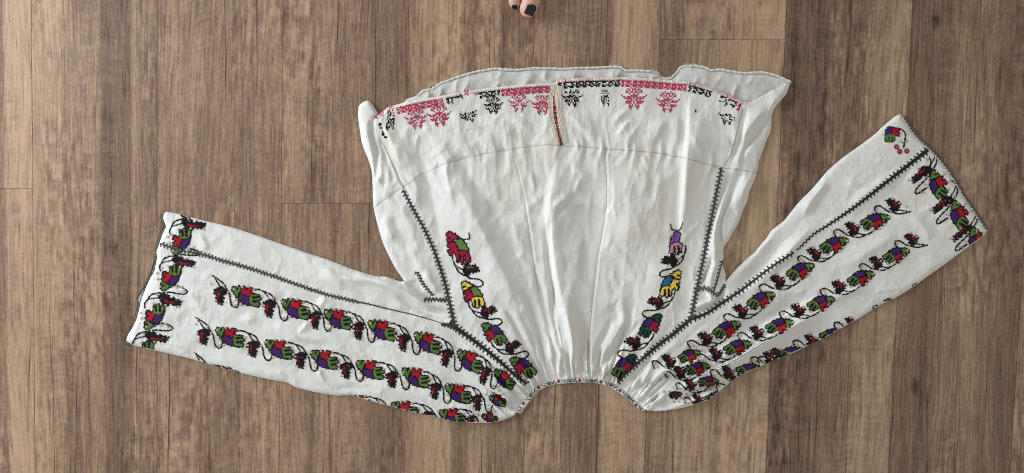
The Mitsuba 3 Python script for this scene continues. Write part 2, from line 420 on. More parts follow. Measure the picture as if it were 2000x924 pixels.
for q_, a_, b_, h_ in (([(880, 300), (872, 345), (890, 400)], 7, 12, 1.6), ([(905, 300), (915, 340), (945, 385)], 5, 8, -1.2), ([(1000, 420), (1012, 470), (1032, 520)], 12, 6, 1.6), ([(1140, 440), (1130, 500), (1128, 560)], 5, 12, 1.6),
                       ([(1195, 330), (1200, 380), (1192, 430)], 10, 5, 1.6), ([(1250, 320), (1262, 350), (1258, 390)], 6, 10, 1.5), ([(1290, 330), (1282, 380), (1270, 420)], 12, 6, 1.8), ([(1180, 470), (1215, 500), (1240, 540)], 6, 9, 1.3),
                       ([(870, 215), (905, 240), (950, 252)], 10, 5, 1.4), ([(830, 250), (860, 285), (880, 320)], 12, 7, 1.6), ([(1130, 215), (1150, 240), (1165, 280)], 7, 10, 1.6), ([(1310, 215), (1325, 250), (1318, 300)], 6, 12, 1.6),
                       ([(960, 330), (966, 365), (975, 400)], 6, 10, 1.2), ([(770, 385), (800, 440), (822, 500)], 8, 12, 1.8), ([(745, 420), (770, 470), (800, 510)], 10, 6, 1.6), ([(1105, 310), (1128, 330), (1150, 352)], 8, 5, 1.3)):
    F(q_, a_, b_, h_)
FOLD_K = 3.1
# right side, where the back shows beside the front
F([(1512, 211), (1481, 255), (1452, 292), (1440, 320)], 5, 14, -3.5)
F([(1500, 200), (1475, 235), (1455, 262), (1448, 300)], 9, 12, 3.0)
F([(1456, 205), (1452, 240), (1442, 280), (1425, 330)], 5, 5, -2.4)
F([(1450, 335), (1432, 370), (1409, 425), (1405, 455), (1412, 488)], 4, 16, -5.0, .12)
F([(1428, 350), (1412, 395), (1398, 440), (1396, 490), (1398, 540)], 9, 9, 4.0)
F([(1432, 330), (1408, 385), (1388, 450), (1380, 495)], 4, 5, -3.2)
F([(1395, 496), (1378, 534), (1364, 563)], 4, 4, -4.5)
F([(1402, 500), (1390, 540), (1384, 570)], 8, 7, 2.5)
F([(1470, 340), (1450, 375), (1440, 410)], 10, 8, 2.2)
F([(1417, 556), (1408, 582), (1392, 594), (1368, 606), (1350, 612)], 4, 5, -3.8)
F([(1355, 598), (1380, 596), (1398, 584)], 5, 5, 2.6)
F([(1384, 570), (1390, 585), (1394, 596)], 4, 4, 2.4)
# left crotch
FOLD_K = 2.4
F([(765, 568), (780, 578), (803, 592), (817, 600), (840, 608), (882, 613)], 5, 6, -5.5)
F([(690, 530), (740, 548), (790, 570), (815, 585), (842, 600), (880, 603)], 8, 6, 4.0)
F([(830, 618), (858, 622), (886, 626)], 4, 4, -2.4)
F([(792, 548), (812, 562), (828, 578), (850, 590)], 5, 4, -4.0)
F([(806, 545), (812, 560), (826, 570)], 6, 5, -3.0)
F([(820, 535), (838, 548), (858, 575)], 9, 6, 3.0)
# left sleeve
FOLD_K = 1.35
F([(595, 512), (640, 528), (665, 543), (700, 546), (760, 560)], 5, 10, 2.6)
F([(620, 535), (655, 550), (672, 570)], 7, 5, 2.0)
F([(530, 627), (548, 640), (568, 651), (590, 667)], 8, 5, 2.6)
F([(640, 575), (628, 592), (618, 606)], 6, 5, 2.2)
F([(580, 652), (592, 641), (606, 628)], 4, 6, 2.2)
F([(560, 655), (590, 660), (640, 668)], 6, 5, 1.8)
F([(388, 452), (397, 470), (408, 492)], 5, 8, 2.2)
F([(360, 560), (385, 590), (405, 610)], 10, 7, 1.8)
F([(320, 664), (400, 676), (470, 690), (560, 718), (640, 742)], 14, 12, -2.6)
F([(660, 752), (720, 752), (800, 768), (880, 790), (960, 800)], 10, 16, 2.6)
F([(640, 760), (700, 758), (740, 764)], 6, 5, -1.8)
F([(700, 690), (760, 705), (830, 730), (900, 748)], 14, 10, 2.2)
F([(940, 690), (965, 715), (1005, 745), (1030, 765)], 5, 5, -2.6)
F([(870, 690), (915, 725), (960, 752), (1015, 772)], 8, 5, 2.6)
F([(860, 770), (920, 782), (970, 786), (1012, 780)], 5, 6, -2.2)
F([(870, 655), (905, 690), (960, 732)], 7, 5, -2.0)
F([(690, 650), (705, 690), (720, 715)], 9, 6, 1.6)
for q_, a_, b_, h_ in (([(420, 445), (470, 470), (540, 490)], 12, 7, 1.1), ([(480, 545), (520, 560), (560, 585)], 8, 6, .9), ([(350, 620), (400, 640), (470, 650)], 12, 8, 1.1), ([(700, 610), (690, 640), (672, 668)], 6, 9, 1.1), ([(500, 690), (560, 700), (620, 720)], 10, 7, 1.1),
                       ([(760, 650), (800, 690), (860, 715)], 9, 6, 1.0), ([(600, 590), (650, 600), (690, 620)], 9, 6, .9), ([(330, 560), (345, 600), (340, 640)], 8, 12, .9)):
    F(q_, a_, b_, h_)
# right sleeve
FOLD_K = 2.7
F([(1300, 731), (1380, 690), (1441, 657), (1500, 624), (1544, 601), (1620, 560)], 16, 6, -4.0)
F([(1290, 768), (1350, 746), (1400, 724), (1450, 695), (1500, 665), (1560, 630), (1630, 596)], 7, 18, 5.2)
F([(1320, 757), (1400, 717), (1450, 687), (1500, 657), (1560, 620)], 4, 4, -3.0)
F([(1310, 790), (1360, 768), (1410, 748), (1450, 724)], 12, 6, -3.6)
F([(1300, 792), (1350, 783), (1390, 766), (1425, 745)], 5, 9, 2.6)
F([(1264, 752), (1300, 727), (1354, 707), (1400, 680)], 10, 7, 3.0)
F([(1425, 585), (1480, 531), (1520, 482), (1540, 455)], 12, 12, -4.2)
F([(1410, 598), (1470, 556), (1520, 512), (1568, 462), (1600, 420)], 10, 8, 3.0)
F([(1565, 425), (1590, 385), (1620, 350)], 9, 6, 3.0)
F([(1640, 420), (1700, 372), (1760, 330)], 8, 14, 1.8)
F([(1560, 610), (1640, 580), (1700, 556)], 7, 5, 1.8)
F([(1640, 530), (1700, 490), (1760, 450)], 14, 12, 2.0)
F([(1775, 420), (1800, 440), (1822, 470)], 10, 8, 1.6)

FOLD_K = 1.0
# folds whose cloth laps over what lies beside it: a soft rise on one side, a sharp edge on the other
F([(1532, 176), (1512, 211), (1481, 255), (1452, 292), (1440, 325)], .9, 15, 6.5, .12)
F([(1441, 322), (1425, 370), (1408, 425), (1404, 455), (1411, 494)], .9, 13, 6.0, .12)
F([(1400, 494), (1384, 534), (1368, 566)], .9, 10, 4.0, .15)
F([(690, 538), (760, 566), (803, 592), (840, 608), (886, 613)], 14, .9, 5.5, .2)
F([(735, 300), (737, 350), (742, 362)], 10, .9, 4.0, .2)
F([(1290, 768), (1350, 745), (1400, 723), (1450, 694), (1500, 664), (1560, 630), (1625, 597)], .9, 16, 5.5, .2)
F([(1318, 782), (1380, 757), (1430, 733), (1448, 722)], 12, .9, 4.5, .2)
F([(1264, 754), (1300, 731), (1354, 711), (1410, 683), (1470, 650)], 12, .9, 4.0, .25)
F([(1072, 395), (1072, 470), (1076, 545), (1082, 600), (1096, 665), (1112, 726)], .9, 10, 4.5, .15)
F([(1347, 180), (1341, 280), (1336, 340), (1329, 420), (1326, 475)], 11, .9, 3.2, .2)
# gathers that run out from the neck band
CX, CY, CR = 1138.0, 893.0, 151.0
rr = np.hypot(GX - CX, GY - CY) - CR
th = np.arctan2(GX - CX, CY - GY)
th = th + 0.012 * np.sin(rr / 17.0 + 5 * th) + 0.02 * np.sin(rr / 43.0 + 9 * th)


def ridged(freq, seed, sharp):
    n = meshkit.noise(np.stack([th * freq, rr / 260.0 + 0 * th, np.full_like(th, 0.5)], -1), seed)
    return (1 - 2 * np.abs(n - 0.5)) ** sharp


near = np.clip((rr + 2) / 8.0, 0, 1)
rp = rr.clip(0)
Z += 5.5 * M_all * np.exp(-rp / 34.0) * near
Z += 1.55 * M_all * near * inner ** 0.5 * (5.0 * np.exp(-rp / 26.0) * (ridged(40, 31, 1.0) - .5) + 5.5 * np.exp(-rp / 60.0) * (ridged(17, 32, 1.3) - .4)
                                    - 6.5 * np.exp(-rp / 85.0) * np.clip(rp / 14.0, 0, 1) * ridged(13, 34, 5) - 4.5 * np.exp(-rp / 45.0) * ridged(27, 35, 4)
                                    + 6.0 * np.exp(-((rr - 70) / 95.0) ** 2) * (ridged(8, 33, 1.5) - .3))

# single pleats, sharp at the band and dying out over the cloth
prng = np.random.default_rng(23)
for k in range(110):
    t0 = -1.02 + 2.04 * (k + prng.uniform(.1, .9)) / 110
    ln = prng.choice([26, 40, 60, 85, 120], p=[.3, .28, .22, .13, .07]) * prng.uniform(.8, 1.2)
    bend = prng.uniform(-.05, .05)
    q_ = [(CX + (CR + r) * math.sin(t0 + bend * max(0, r / ln) ** 2), CY - (CR + r) * math.cos(t0 + bend * max(0, r / ln) ** 2)) for r in np.linspace(-.4 * ln - 2, ln, 8)]
    FOLD_K = 1.0
    w_ = prng.uniform(1.5, 3.0)
    F(q_[::-1] if prng.random() < .5 else q_, w_, w_ * prng.uniform(.8, 1.8), -prng.uniform(6.0, 11.0), .3)
# small creases all over
for M_, n_, a0, bx in ((M_front, 150, 1.45, (740, 220, 1450, 640)), (M_sl, 90, .25, (300, 440, 900, 780)), (M_sr, 90, -.58, (1330, 300, 1880, 740))):
    for k in range(n_):
        x, y = prng.uniform(bx[0], bx[2]), prng.uniform(bx[1], bx[3])
        if not M_[int(y), int(x)]:
            continue
        a = a0 + prng.normal(0, .55)
        l, c_ = prng.uniform(14, 45), prng.uniform(-.35, .35)
        q_ = [(x + t * l * math.cos(a + c_ * t), y + t * l * math.sin(a + c_ * t)) for t in (-1, -.5, 0, .5, 1)]
        w_ = prng.uniform(3, 8)
        F(q_, w_, w_ * prng.uniform(.5, 1.6), prng.uniform(.8, 2.0) * prng.choice([1, 1, -1]), .5)

# puckers along the yoke seam
YOKE = [(732, 405), (760, 384), (787, 366), (824, 341), (861, 323), (900, 311), (935, 303), (965, 297), (995, 293), (1030, 287), (1066, 283), (1100, 285), (1140, 287), (1182, 291), (1235, 294), (1290, 300), (1350, 312), (1385, 322), (1408, 327), (1445, 332), (1480, 338)]
q = smooth_line(YOKE, 1.0)
s = np.s_[180:460, 690:1500]
d, i = cKDTree(q).query(np.stack([GX[s].ravel(), GY[s].ravel()], 1))
d, i = d.reshape(GX[s].shape), i.reshape(GX[s].shape).astype(float)
pk = meshkit.noise(np.stack([i / 13.0, d / 90.0, d * 0 + .5], -1), 41) - .5 + 0.6 * (meshkit.noise(np.stack([i / 6.0, d / 60.0, d * 0 + .5], -1), 42) - .5)
pk2 = (1 - 2 * np.abs(meshkit.noise(np.stack([i / 17.0 + d / 70.0, d / 80.0, d * 0 + .5], -1), 43) - .5)) ** 3
Z[s] += M_front[s] * inner[s] * (np.exp(-d / 30.0) * (6.0 * pk + 4.5 * pk2) - 1.2 * np.exp(-(d / 2.2) ** 2))
for line, dep in (([(1000, 296), (1025, 400), (1040, 500), (1055, 580), (1072, 640)], 1.3), ([(1182, 292), (1184, 400), (1165, 520), (1150, 660), (1146, 730)], 1.5),
                  ([(742, 250), (765, 310), (787, 365)], 1.2), ([(1450, 205), (1437, 260), (1415, 325)], 1.2)):
    F(line, 2.5, 2.5, -dep, 0.05)
    F([(x + 5, y) for x, y in line], 3.5, 3.5, 0.7, 0.05)
# fine crumple: planes that meet in creases
for sx, sy, seed, ang, amp in ((70, 110, 71, .2, 3.2), (46, 64, 72, -.5, 2.0), (30, 36, 73, .7, 1.1)):
    Z += inner * amp * (M_front + .62 * (M_sl | M_sr)) * (np.abs(grid_noise(sx, sy, seed, ang, 1)) * 1.7 - np.abs(grid_noise(sx * .8, sy * 1.2, seed + 5, ang + 1.1, 1)) * 1.7)
Z += inner * (0.9 * grid_noise(14, 20, 51, 0.2) + 0.7 * grid_noise(6, 9, 52) + 0.8 * M_front * grid_noise(7, 30, 53, 0.06, 2) + 0.8 * M_sl * grid_noise(32, 7, 54, 0.25, 2) + 0.8 * M_sr * grid_noise(32, 7, 55, -0.58, 2))
Z = ndi.gaussian_filter(Z, 0.8)
floor_gap = 0.5 + 1.4 * roundness(edge, 5)
Z = floor_gap + 2.2 * np.logaddexp(0, (Z - floor_gap) / 2.2) * np.clip(edge / 2.0, 0, 1)

ZB = 0.5 + 1.6 * roundness(edge_f, 7) + 4.2 * np.clip(edge_f / 16, 0, 1) * (rid(20, 40, 61, 0.35) ** 3) + 5.0 * np.clip(edge_f / 12, 0, 1) * grid_noise(28, 24, 62)


def zat(R, x, y):
    return ndi.map_coordinates(R, [np.asarray(y) - 0.5, np.asarray(x) - 0.5], order=1, mode='nearest')


flap_keep = zat(ZB, GX, GY)
hq = smooth_line(HEM + CORNER, 1.0)
hs = np.s_[120:330, 700:1570]
hd = cKDTree(hq).query(np.stack([GX[hs].ravel(), GY[hs].ravel()], 1))[0].reshape(GX[hs].shape)
Z[hs] += M_front[hs] * 3.2 * np.exp(-(hd / 26.0) ** 2) * np.clip(edge_f[hs] / 6.0, 0, 1)
ZB = np.where(M_front & M_flap, np.minimum(ZB, Z - 2.5), ZB)


def sheet(P, R, step=2.0, drop=None):
    """The cloth inside the outline P with heights R, as a mesh."""
    b = P.exterior.segmentize(1.6)
    bp = np.array(b.coords)[:-1]
    x0, y0, x1, y1 = P.bounds
    gx, gy = np.meshgrid(np.arange(x0, x1, step), np.arange(y0, y1, step))
    gx = gx + (np.arange(gx.shape[0]) % 2)[:, None] * step / 2
    inn = P.buffer(-0.75 * step)
    shapely.prepare(inn)
    k = shapely.contains_xy(inn, gx, gy)
    pts = np.stack([gx[k], gy[k]], 1)
    near_ = lambda q: np.hypot(q[:, 0] - CX, q[:, 1] - CY) < CR + 95
    fx, fy = np.meshgrid(np.arange(x0, x1, 1.15), np.arange(y0, y1, 1.15))
    fq = np.stack([fx.ravel(), fy.ravel()], 1)
    fq = fq[near_(fq)]
    fq = fq[shapely.contains_xy(inn, fq[:, 0], fq[:, 1])]
    pts = np.vstack([bp, pts[~near_(pts)], fq])
    tri = Delaunay(pts).simplices
    c = pts[tri].mean(1)
    shapely.prepare(P)
    tri = tri[shapely.contains_xy(P, c[:, 0], c[:, 1])]
    z = zat(R, pts[:, 0], pts[:, 1])
    V = world(pts[:, 0], pts[:, 1], z / 1000)
    a, b_, c_ = (V[tri[:, j]] for j in range(3))
    flip = np.cross(b_ - a, c_ - a)[:, 2] < 0
    tri[flip] = tri[flip][:, ::-1]
    if drop is not None:           # the turned edge of an open hem
        n = len(bp)
        z2 = np.maximum(z[:n] - drop, 0.4)
        V2 = world(bp[:, 0], bp[:, 1], z2 / 1000)
        m = len(V)
        i = np.arange(n)
        j = (i + 1) % n
        extra = np.vstack([np.stack([i, m + i, m + j], 1), np.stack([i, m + j, j], 1)])
        V, tri = np.vstack([V, V2]), np.vstack([tri, extra])
    return V, tri


def put_sheet(key, P, R, drop=None, mat='cloth_material', **kw):
    V, f = sheet(P, R, drop=drop)
    return put(key, trimesh.Trimesh(V, f, process=False), mat, smooth=True, uv=V[:, :2].copy(), **kw)


labels['blouse'] = {'label': 'white embroidered folk blouse spread out upside down on the wooden floor', 'category': 'blouse'}
put_sheet('blouse__back_panel', FLAP, ZB, mat='thin_cloth_material', label='back of the blouse, plain cloth showing behind the embroidered hem')
put_sheet('blouse__front_panel', FRONT, Z, drop=1.6)
put_sheet('blouse__sleeve', SLEEVE_L, Z, drop=1.2)
put_sheet('blouse__sleeve_001', SLEEVE_R, Z, drop=1.2)
ZBAND = 2.2 + 2.6 * roundness(ndi.distance_transform_edt(mask_of(BAND)), 4.5)
put_sheet('blouse__neck_band', BAND, ZBAND, drop=2.0)

# ------------------------------------------------------------------ stitches
BLACK, DGREY = srgb(26, 22, 26), srgb(62, 63, 62)
RED, CRIM, PURP, GREEN, DGREEN = srgb(180, 24, 44), srgb(168, 24, 68), srgb(76, 36, 112), srgb(98, 134, 66), srgb(28, 82, 66)
YEL, BLUE, LILAC, PINK, BLOOD = srgb(236, 206, 84), srgb(36, 116, 160), srgb(138, 92, 178), srgb(206, 150, 170), srgb(70, 18, 28)
ROSE, LROSE, CREAM, TAN = srgb(174, 56, 86), srgb(224, 166, 176), srgb(226, 222, 206), srgb(196, 168, 124)


def bumps(cx, cy, ux, uy, vx, vy, cols, R=None, lift=0.35, crown=0.75):
    """Raised stitches: quads centred on (cx, cy) with half axes u and v in photo pixels, lying on the cloth."""
    R = Z if R is None else R
    cx, cy = np.asarray(cx, float), np.asarray(cy, float)
    n = len(cx)
    ux, uy, vx, vy = (np.broadcast_to(q, n) for q in (ux, uy, vx, vy))
    X = np.stack([cx - ux - vx, cx + ux - vx, cx + ux + vx, cx - ux + vx, cx], 1)
    Y = np.stack([cy - uy - vy, cy + uy - vy, cy + uy + vy, cy - uy + vy, cy], 1)
    z = zat(R, X.ravel(), Y.ravel()).reshape(n, 5)
    z[:, :4] += lift
    z[:, 4] += lift + crown
    V = world(X.ravel(), Y.ravel(), z.ravel() / 1000)
    o = np.arange(n)[:, None] * 5
    f = np.concatenate([o + np.array([[a, b, 4]]) for a, b in ((1, 0), (2, 1), (3, 2), (0, 3))])
    return V, f, np.repeat(np.asarray(cols, float), 5, axis=0)


def put_bumps(key, parts, label=None, kind=None):
    parts = [p for p in parts if len(p[0])]
    if not parts:
        return None
    V, f, c, at = [], [], [], 0
    for v, ff, cc in parts:
        V.append(v); f.append(ff + at); c.append(cc); at += len(v)
    return put(key, trimesh.Trimesh(np.vstack(V), np.vstack(f), process=False), 'thread_material', color=np.vstack(c) * 0.95, label=label, kind=kind)


def stitch_fill(layers, ang, clip, cell=1.9, mottle=0.0):
    """Fills coloured outlines [(polygon, colour), ...] (later ones on top) with stitches in rows along the angle; None when nothing is inside the clip outline."""
    u = shapely.union_all([g for g, _ in layers])
    if u.is_empty:
        return None
    x0, y0, x1, y1 = u.bounds
    cx, cy, r = (x0 + x1) / 2, (y0 + y1) / 2, math.hypot(x1 - x0, y1 - y0) / 2 + 2
    n = int(r / cell) + 1
    a, b = np.meshgrid(np.arange(-n, n + 1) * cell, np.arange(-n, n + 1) * cell)
    c, s = math.cos(ang), math.sin(ang)
    a = a + 0.55 * cell * (((np.arange(2 * n + 1) % 2) * 2 - 1)[:, None])
    X, Y = cx + a * c - b * s, cy + a * s + b * c
    X, Y = X.ravel(), Y.ravel()
    pick = np.full(len(X), -1)
    for k, (g, _) in enumerate(layers):
        pick[shapely.contains_xy(g, X, Y)] = k
    keep = pick >= 0
    if clip is not None:
        keep &= shapely.contains_xy(clip, X, Y)
    if keep.sum() < 6:
        return None
    X, Y, pick = X[keep], Y[keep], pick[keep]
    if mottle:
        some = RNG.random(len(pick)) > 0.01
        X, Y, pick = X[some], Y[some], pick[some]
        pick = np.where(RNG.random(len(pick)) < mottle, RNG.integers(0, 2, len(pick)), pick)
    col = np.array([c_ for _, c_ in layers])[pick] * RNG.uniform(0.82, 1.15, (len(X), 1))
    h = cell * 0.56
    return bumps(X, Y, h * c, h * s, -h * s, h * c, col)


C1, C2 = complex(355, 342), complex(900, 490)
UNIT = abs(C2 - C1) / 5.773                                                            # photo pixels from flower to flower


def un(pts, c0):
    z = np.array([complex(*p) for p in pts])
    return (z - c0) / (C2 - C1)


F_SMALL = un([(728, 396), (750, 364), (782, 372), (792, 408), (800, 408), (808, 364), (842, 376), (838, 400), (838, 418), (818, 438), (798, 492), (780, 500), (772, 470), (746, 462), (756, 446), (736, 430)], C2)
F_TOP = un([(822, 446), (846, 434), (836, 412), (852, 386), (876, 366), (892, 380), (898, 412), (912, 410), (926, 374), (976, 388), (978, 414), (946, 434), (966, 450), (950, 478), (925, 492), (890, 480), (850, 465)], C2)
F_SIDE = un([(806, 500), (832, 462), (870, 475), (926, 492), (926, 540), (944, 596), (915, 600), (890, 580), (862, 580), (846, 556), (818, 548), (800, 520)], C2)
F_FRONT = un([(928, 502), (958, 452), (992, 462), (1052, 470), (1056, 490), (1008, 491), (972, 499), (968, 509), (1000, 510), (1034, 504), (1074, 512), (1074, 536), (1042, 541), (1000, 540), (972, 547), (972, 557), (1005, 561), (1042, 558), (1066, 580), (1044, 616), (1000, 610), (956, 600), (942, 580), (930, 540)], C2)
VINE = un([(440, 265), (490, 264), (550, 288), (620, 318), (660, 362), (690, 425), (715, 470), (722, 540), (735, 588), (757, 610), (785, 617), (805, 597), (815, 552), (826, 540)], C1)
BRANCH = un([(553, 290), (585, 335), (610, 382)], C1)
LEAF = un([(610, 370), (640, 380), (654, 392), (670, 392), (672, 412), (698, 420), (684, 436), (706, 452), (670, 458), (678, 476), (646, 474), (640, 496), (664, 504), (650, 520), (640, 538), (656, 552), (634, 560), (640, 588), (612, 584), (606, 562), (594, 578),
           (576, 572), (580, 550), (560, 554), (544, 536), (562, 522), (548, 500), (572, 485), (556, 470), (538, 466), (522, 446), (548, 436), (530, 418), (546, 402), (572, 404), (572, 386), (596, 390)], C1)
CORE = un([(584, 424), (600, 430), (604, 446), (594, 458), (588, 484), (596, 512), (588, 516), (580, 494), (582, 468), (562, 454), (570, 446), (582, 448)], C1)
CORE2 = un([(574, 428), (606, 432), (618, 456), (604, 476), (600, 500), (610, 535), (592, 552), (578, 524), (572, 490), (550, 460)], C1)
SEQ = un([(785, 522), (775, 582), (832, 578), (752, 400), (650, 365), (545, 440), (520, 340), (925, 378), (990, 418), (855, 382), (560, 540), (690, 445)], C1 * 0 + C1)


def mapper(A, B, s, mirror):
    A, B = complex(*A), complex(*B)
    d = B - A
    n = 1j * d / abs(d) * UNIT * s * (-1 if mirror else 1)
    return lambda z: A + d * z.real + n * z.imag


def P_(z):
    g = Polygon([(w.real, w.imag) for w in z])
    return g if g.is_valid else g.buffer(0)


PAL = dict(small=GREEN, top=RED, side=PURP, front=GREEN, core=RED)
sequin_spots = {}


def row(part, clip, pts, s=1.0, mirror=False, pals=None, tips=True, seq=True, ls=1.0, fs=0.95, sv=1.0):
    """A trailing stem of flowers: pts (x, y, draws its flower) from the cuff or hem towards the neck."""
    shapely.prepare(clip)
    pts = [tuple(p) + (1, 1.0)[len(p) - 2:] for p in pts]
    xy = np.array([p[:2] for p in pts], float)
    n = len(pts)
    for i, (x, y, on, size) in enumerate(pts):
        pal = dict(PAL, **((pals or {}).get(i, {})))
        prev, nxt = xy[max(i - 1, 0)], xy[min(i + 1, n - 1)]
        t = nxt - prev
        t = t / np.hypot(*t)
        gap = np.hypot(*(nxt - prev)) / (min(i + 1, n - 1) - max(i - 1, 0))
        ang = math.atan2(t[1], t[0])
        if on:
            al = UNIT * (0.6 + 0.4 * gap / UNIT) * s ** 0.5 * fs * size
            m = mapper((x, y), (x + t[0] * al, y + t[1] * al), s * fs * size, mirror)
            fills = []
            for shape, key in ((F_SMALL, 'small'), (F_SIDE, 'side'), (F_FRONT, 'front'), (F_TOP, 'top')):
                if pal[key] is not None:
                    fills.append((P_(m(shape)), pal[key]))
            u = shapely.union_all([g for g, _ in fills])
            core_ = u.buffer(-1.0)
            b = stitch_fill([(u.buffer(1.4), BLACK)] + [(g.intersection(core_), c) for g, c in fills], ang, clip)
            if b:
                put_bumps(part + '__flower', [b], label=pal.get('label'))
        # stem and leaf that lead to this flower
        A = xy[i - 1] if i else xy[0] - (xy[1] - xy[0])
        if i == 0 and not tips:
            continue
        m = mapper(A, (x, y), s * sv, mirror)
        v = m(VINE if i else np.concatenate([BRANCH[:1] - 0.06 - 0.05j, VINE[3:]]))
        lines = [LineString(smooth_line([(w.real, w.imag) for w in v], 1.5)).buffer(1.3)]
        br = m(BRANCH)
        lines.append(LineString([(w.real, w.imag) for w in br]).buffer(1.0))
        ang2 = math.atan2(y - A[1], x - A[0])
        b = stitch_fill([(g, BLACK) for g in lines], ang2, clip, 1.6)
        if b:
            put_bumps(part + '__stem', [b])
        lm = lambda z: m(LEAF[0] + (z - LEAF[0]).real * UNIT * ls ** .5 / max(20, math.hypot(x - A[0], y - A[1])) ** .5 / UNIT ** .5 + 1j * (z - LEAF[0]).imag * ls)
        lc = [(P_(lm(LEAF)), BLACK)]
        if pal['core'] is not None:
            lc += [(P_(lm(CORE2)), BLOOD), (P_(lm(CORE)), pal['core'])]
        b = stitch_fill(lc, ang2, clip, mottle=0.13 if len(lc) > 1 else 0)
        if b:
            put_bumps(part + '__leaf', [b])
        if seq:
            for w in m(SEQ):
                if RNG.random() < 0.85 and clip.contains(shapely.Point(w.real, w.imag)):
                    sequin_spots.setdefault(part, []).append((w.real + RNG.uniform(-1.5, 1.5), w.imag + RNG.uniform(-1.5, 1.5)))


SL, SR, FP = 'blouse__sleeve', 'blouse__sleeve_001', 'blouse__front_panel'
cl, cr, cf = SLEEVE_L.buffer(-0.8), SLEEVE_R.buffer(-0.8), FRONT.buffer(-0.8)
cl_seam = shapely.difference(cl, LineString(seam_l).buffer(7))
row(SL, cl_seam, [(481, 579), (577, 604), (660, 624), (746, 645.5), (835, 670), (917, 706), (985, 741, 1, .85)])
row(SL, cl, [(449, 659), (545, 683), (634, 703), (723, 723), (812, 738), (895, 769), (972, 783, 1, .62)], s=0.95)
row(SL, cl, [(438, 733), (525, 768, 0), (612, 792, 0), (702, 789), (791, 801), (884, 815), (957, 817, 1, .6)], s=0.85)
row(SL, cl, [(282, 692), (302, 619), (334, 543), (355, 472), (372, 398)], s=0.86, fs=1.02, tips=False, ls=0.95, sv=1.7)
row(SR, cr, [(1709, 431), (1629, 477), (1563, 528), (1486, 585), (1419, 642), (1346, 694, 1, .8), (1275, 732, 0)], s=0.86)
row(SR, cr, [(1750, 497), (1681, 542), (1603, 591), (1522, 635), (1440, 677), (1362, 719, 1, .9), (1300, 750, 0)], s=0.80)
row(SR, cr, [(1782, 580, 0), (1705, 622), (1626, 654), (1547, 689), (1463, 722), (1383, 745, 1, .8), (1319, 771, 1, .5)], s=0.74)
row(SR, cr, [(1478, 722, 0), (1397, 775, 1, .85), (1334, 797, 0)], s=0.65)
row(SR, cr, [(1831, 362), (1872, 421), (1908, 472)], s=0.88, fs=1.05, ls=0.85, sv=1.85)
row(FP, cf, [(895, 484, 1, 1.2), (924, 575, 1, 1.05), (965, 651), (1022, 716)], s=0.92, mirror=True, seq=False, tips=False,
    pals={0: dict(small=CRIM, top=CRIM, side=GREEN, front=CRIM, label='crimson and green embroidered flower'), 1: dict(small=YEL, top=CRIM, side=GREEN, front=YEL, core=GREEN, label='yellow, green and crimson embroidered flower')})
row(FP, cf, [(1326, 468, 1, 1.12), (1309, 554, 1, 1.06), (1270, 635), (1219, 714)], s=0.88, seq=False, tips=False,
    pals={0: dict(small=None, top=None, side=LILAC, front=PINK, label='small lilac and pink embroidered flower'), 1: dict(small=YEL, top=YEL, side=BLUE, front=YEL, core=None, label='yellow and blue embroidered flower'),
          2: dict(small=DGREEN, top=CRIM, front=DGREEN, core=RED), 3: dict(small=DGREEN)})


def line_stitch(key, pts, col=BLACK, w=1.1, clip=None):
    g = LineString(smooth_line(pts, 1.5)).buffer(w)
    b = stitch_fill([(g, col)], 0.3, clip, 1.6)
    if b:
        put_bumps(key, [b])


line_stitch(FP + '__stem', [(903, 468.5), (911, 467), (917, 466), (915.5, 455)])
line_stitch(FP + '__stem', [(1310, 438), (1312, 448), (1326, 450), (1330, 445), (1334, 434)])
line_stitch(FP + '__stem', [(1316, 474), (1318, 462), (1326, 452)])
# the flower and berries above the seam on the far cuff
m = mapper((1742, 258), (1742 - 8, 258 + 60), 0.72, False)
fl = [(P_(m(g)), c) for g, c in ((F_SIDE, PURP), (F_FRONT, GREEN), (F_TOP, RED))]
u = shapely.union_all([g for g, _ in fl])
b = stitch_fill([(u.buffer(1.7), BLACK)] + fl, 1.0, cr)
put_bumps(SR + '__flower', [b])
line_stitch(SR + '__stem', [(1755, 250), (1765, 256), (1769, 265), (1767, 276), (1765, 288)], clip=cr)
line_stitch(SR + '__stem', [(1759, 276), (1766, 280), (1773, 275)], srgb(120, 96, 80), 0.8, cr)
for bx, by in ((1751, 287), (1757, 296), (1771, 295)):
    b = stitch_fill([(shapely.Point(bx, by).buffer(5.0), ROSE), (shapely.Point(bx, by).buffer(2.4), srgb(200, 120, 130))], 0.3, cr, 1.2)
    put_bumps(SR + '__berry', [b])

# sequins
for part, spots in sequin_spots.items():
    spots = np.array(spots)
    V, f, c, at = [], [], [], 0
    a = np.arange(10) * 2 * np.pi / 10
    for x, y in spots:
        xs = np.concatenate([[x], x + 1.0 * np.cos(a), x + 2.4 * np.cos(a)])
        ys = np.concatenate([[y], y + 1.0 * np.sin(a), y + 2.4 * np.sin(a)])
        z = zat(Z, xs, ys) + np.r_[1.3, np.full(10, 1.3), np.full(10, 1.1)]
        V.append(world(xs, ys, z / 1000))
        k = np.arange(10)
        j = (k + 1) % 10
        f.append(at + np.vstack([np.stack([0 * k, 1 + j, 1 + k], 1), np.stack([1 + k, 1 + j, 11 + j], 1), np.stack([1 + k, 11 + j, 11 + k], 1)]))
        tone = srgb(122, 94, 78) * RNG.uniform(0.7, 1.3)
        c.append(np.vstack([np.tile(srgb(205, 196, 184), (11, 1)), np.tile(tone, (10, 1))]))
        at += 21
    put(part + '__sequins', trimesh.Trimesh(np.vstack(V), np.vstack(f), process=False), 'thread_material', color=np.vstack(c), kind='stuff')


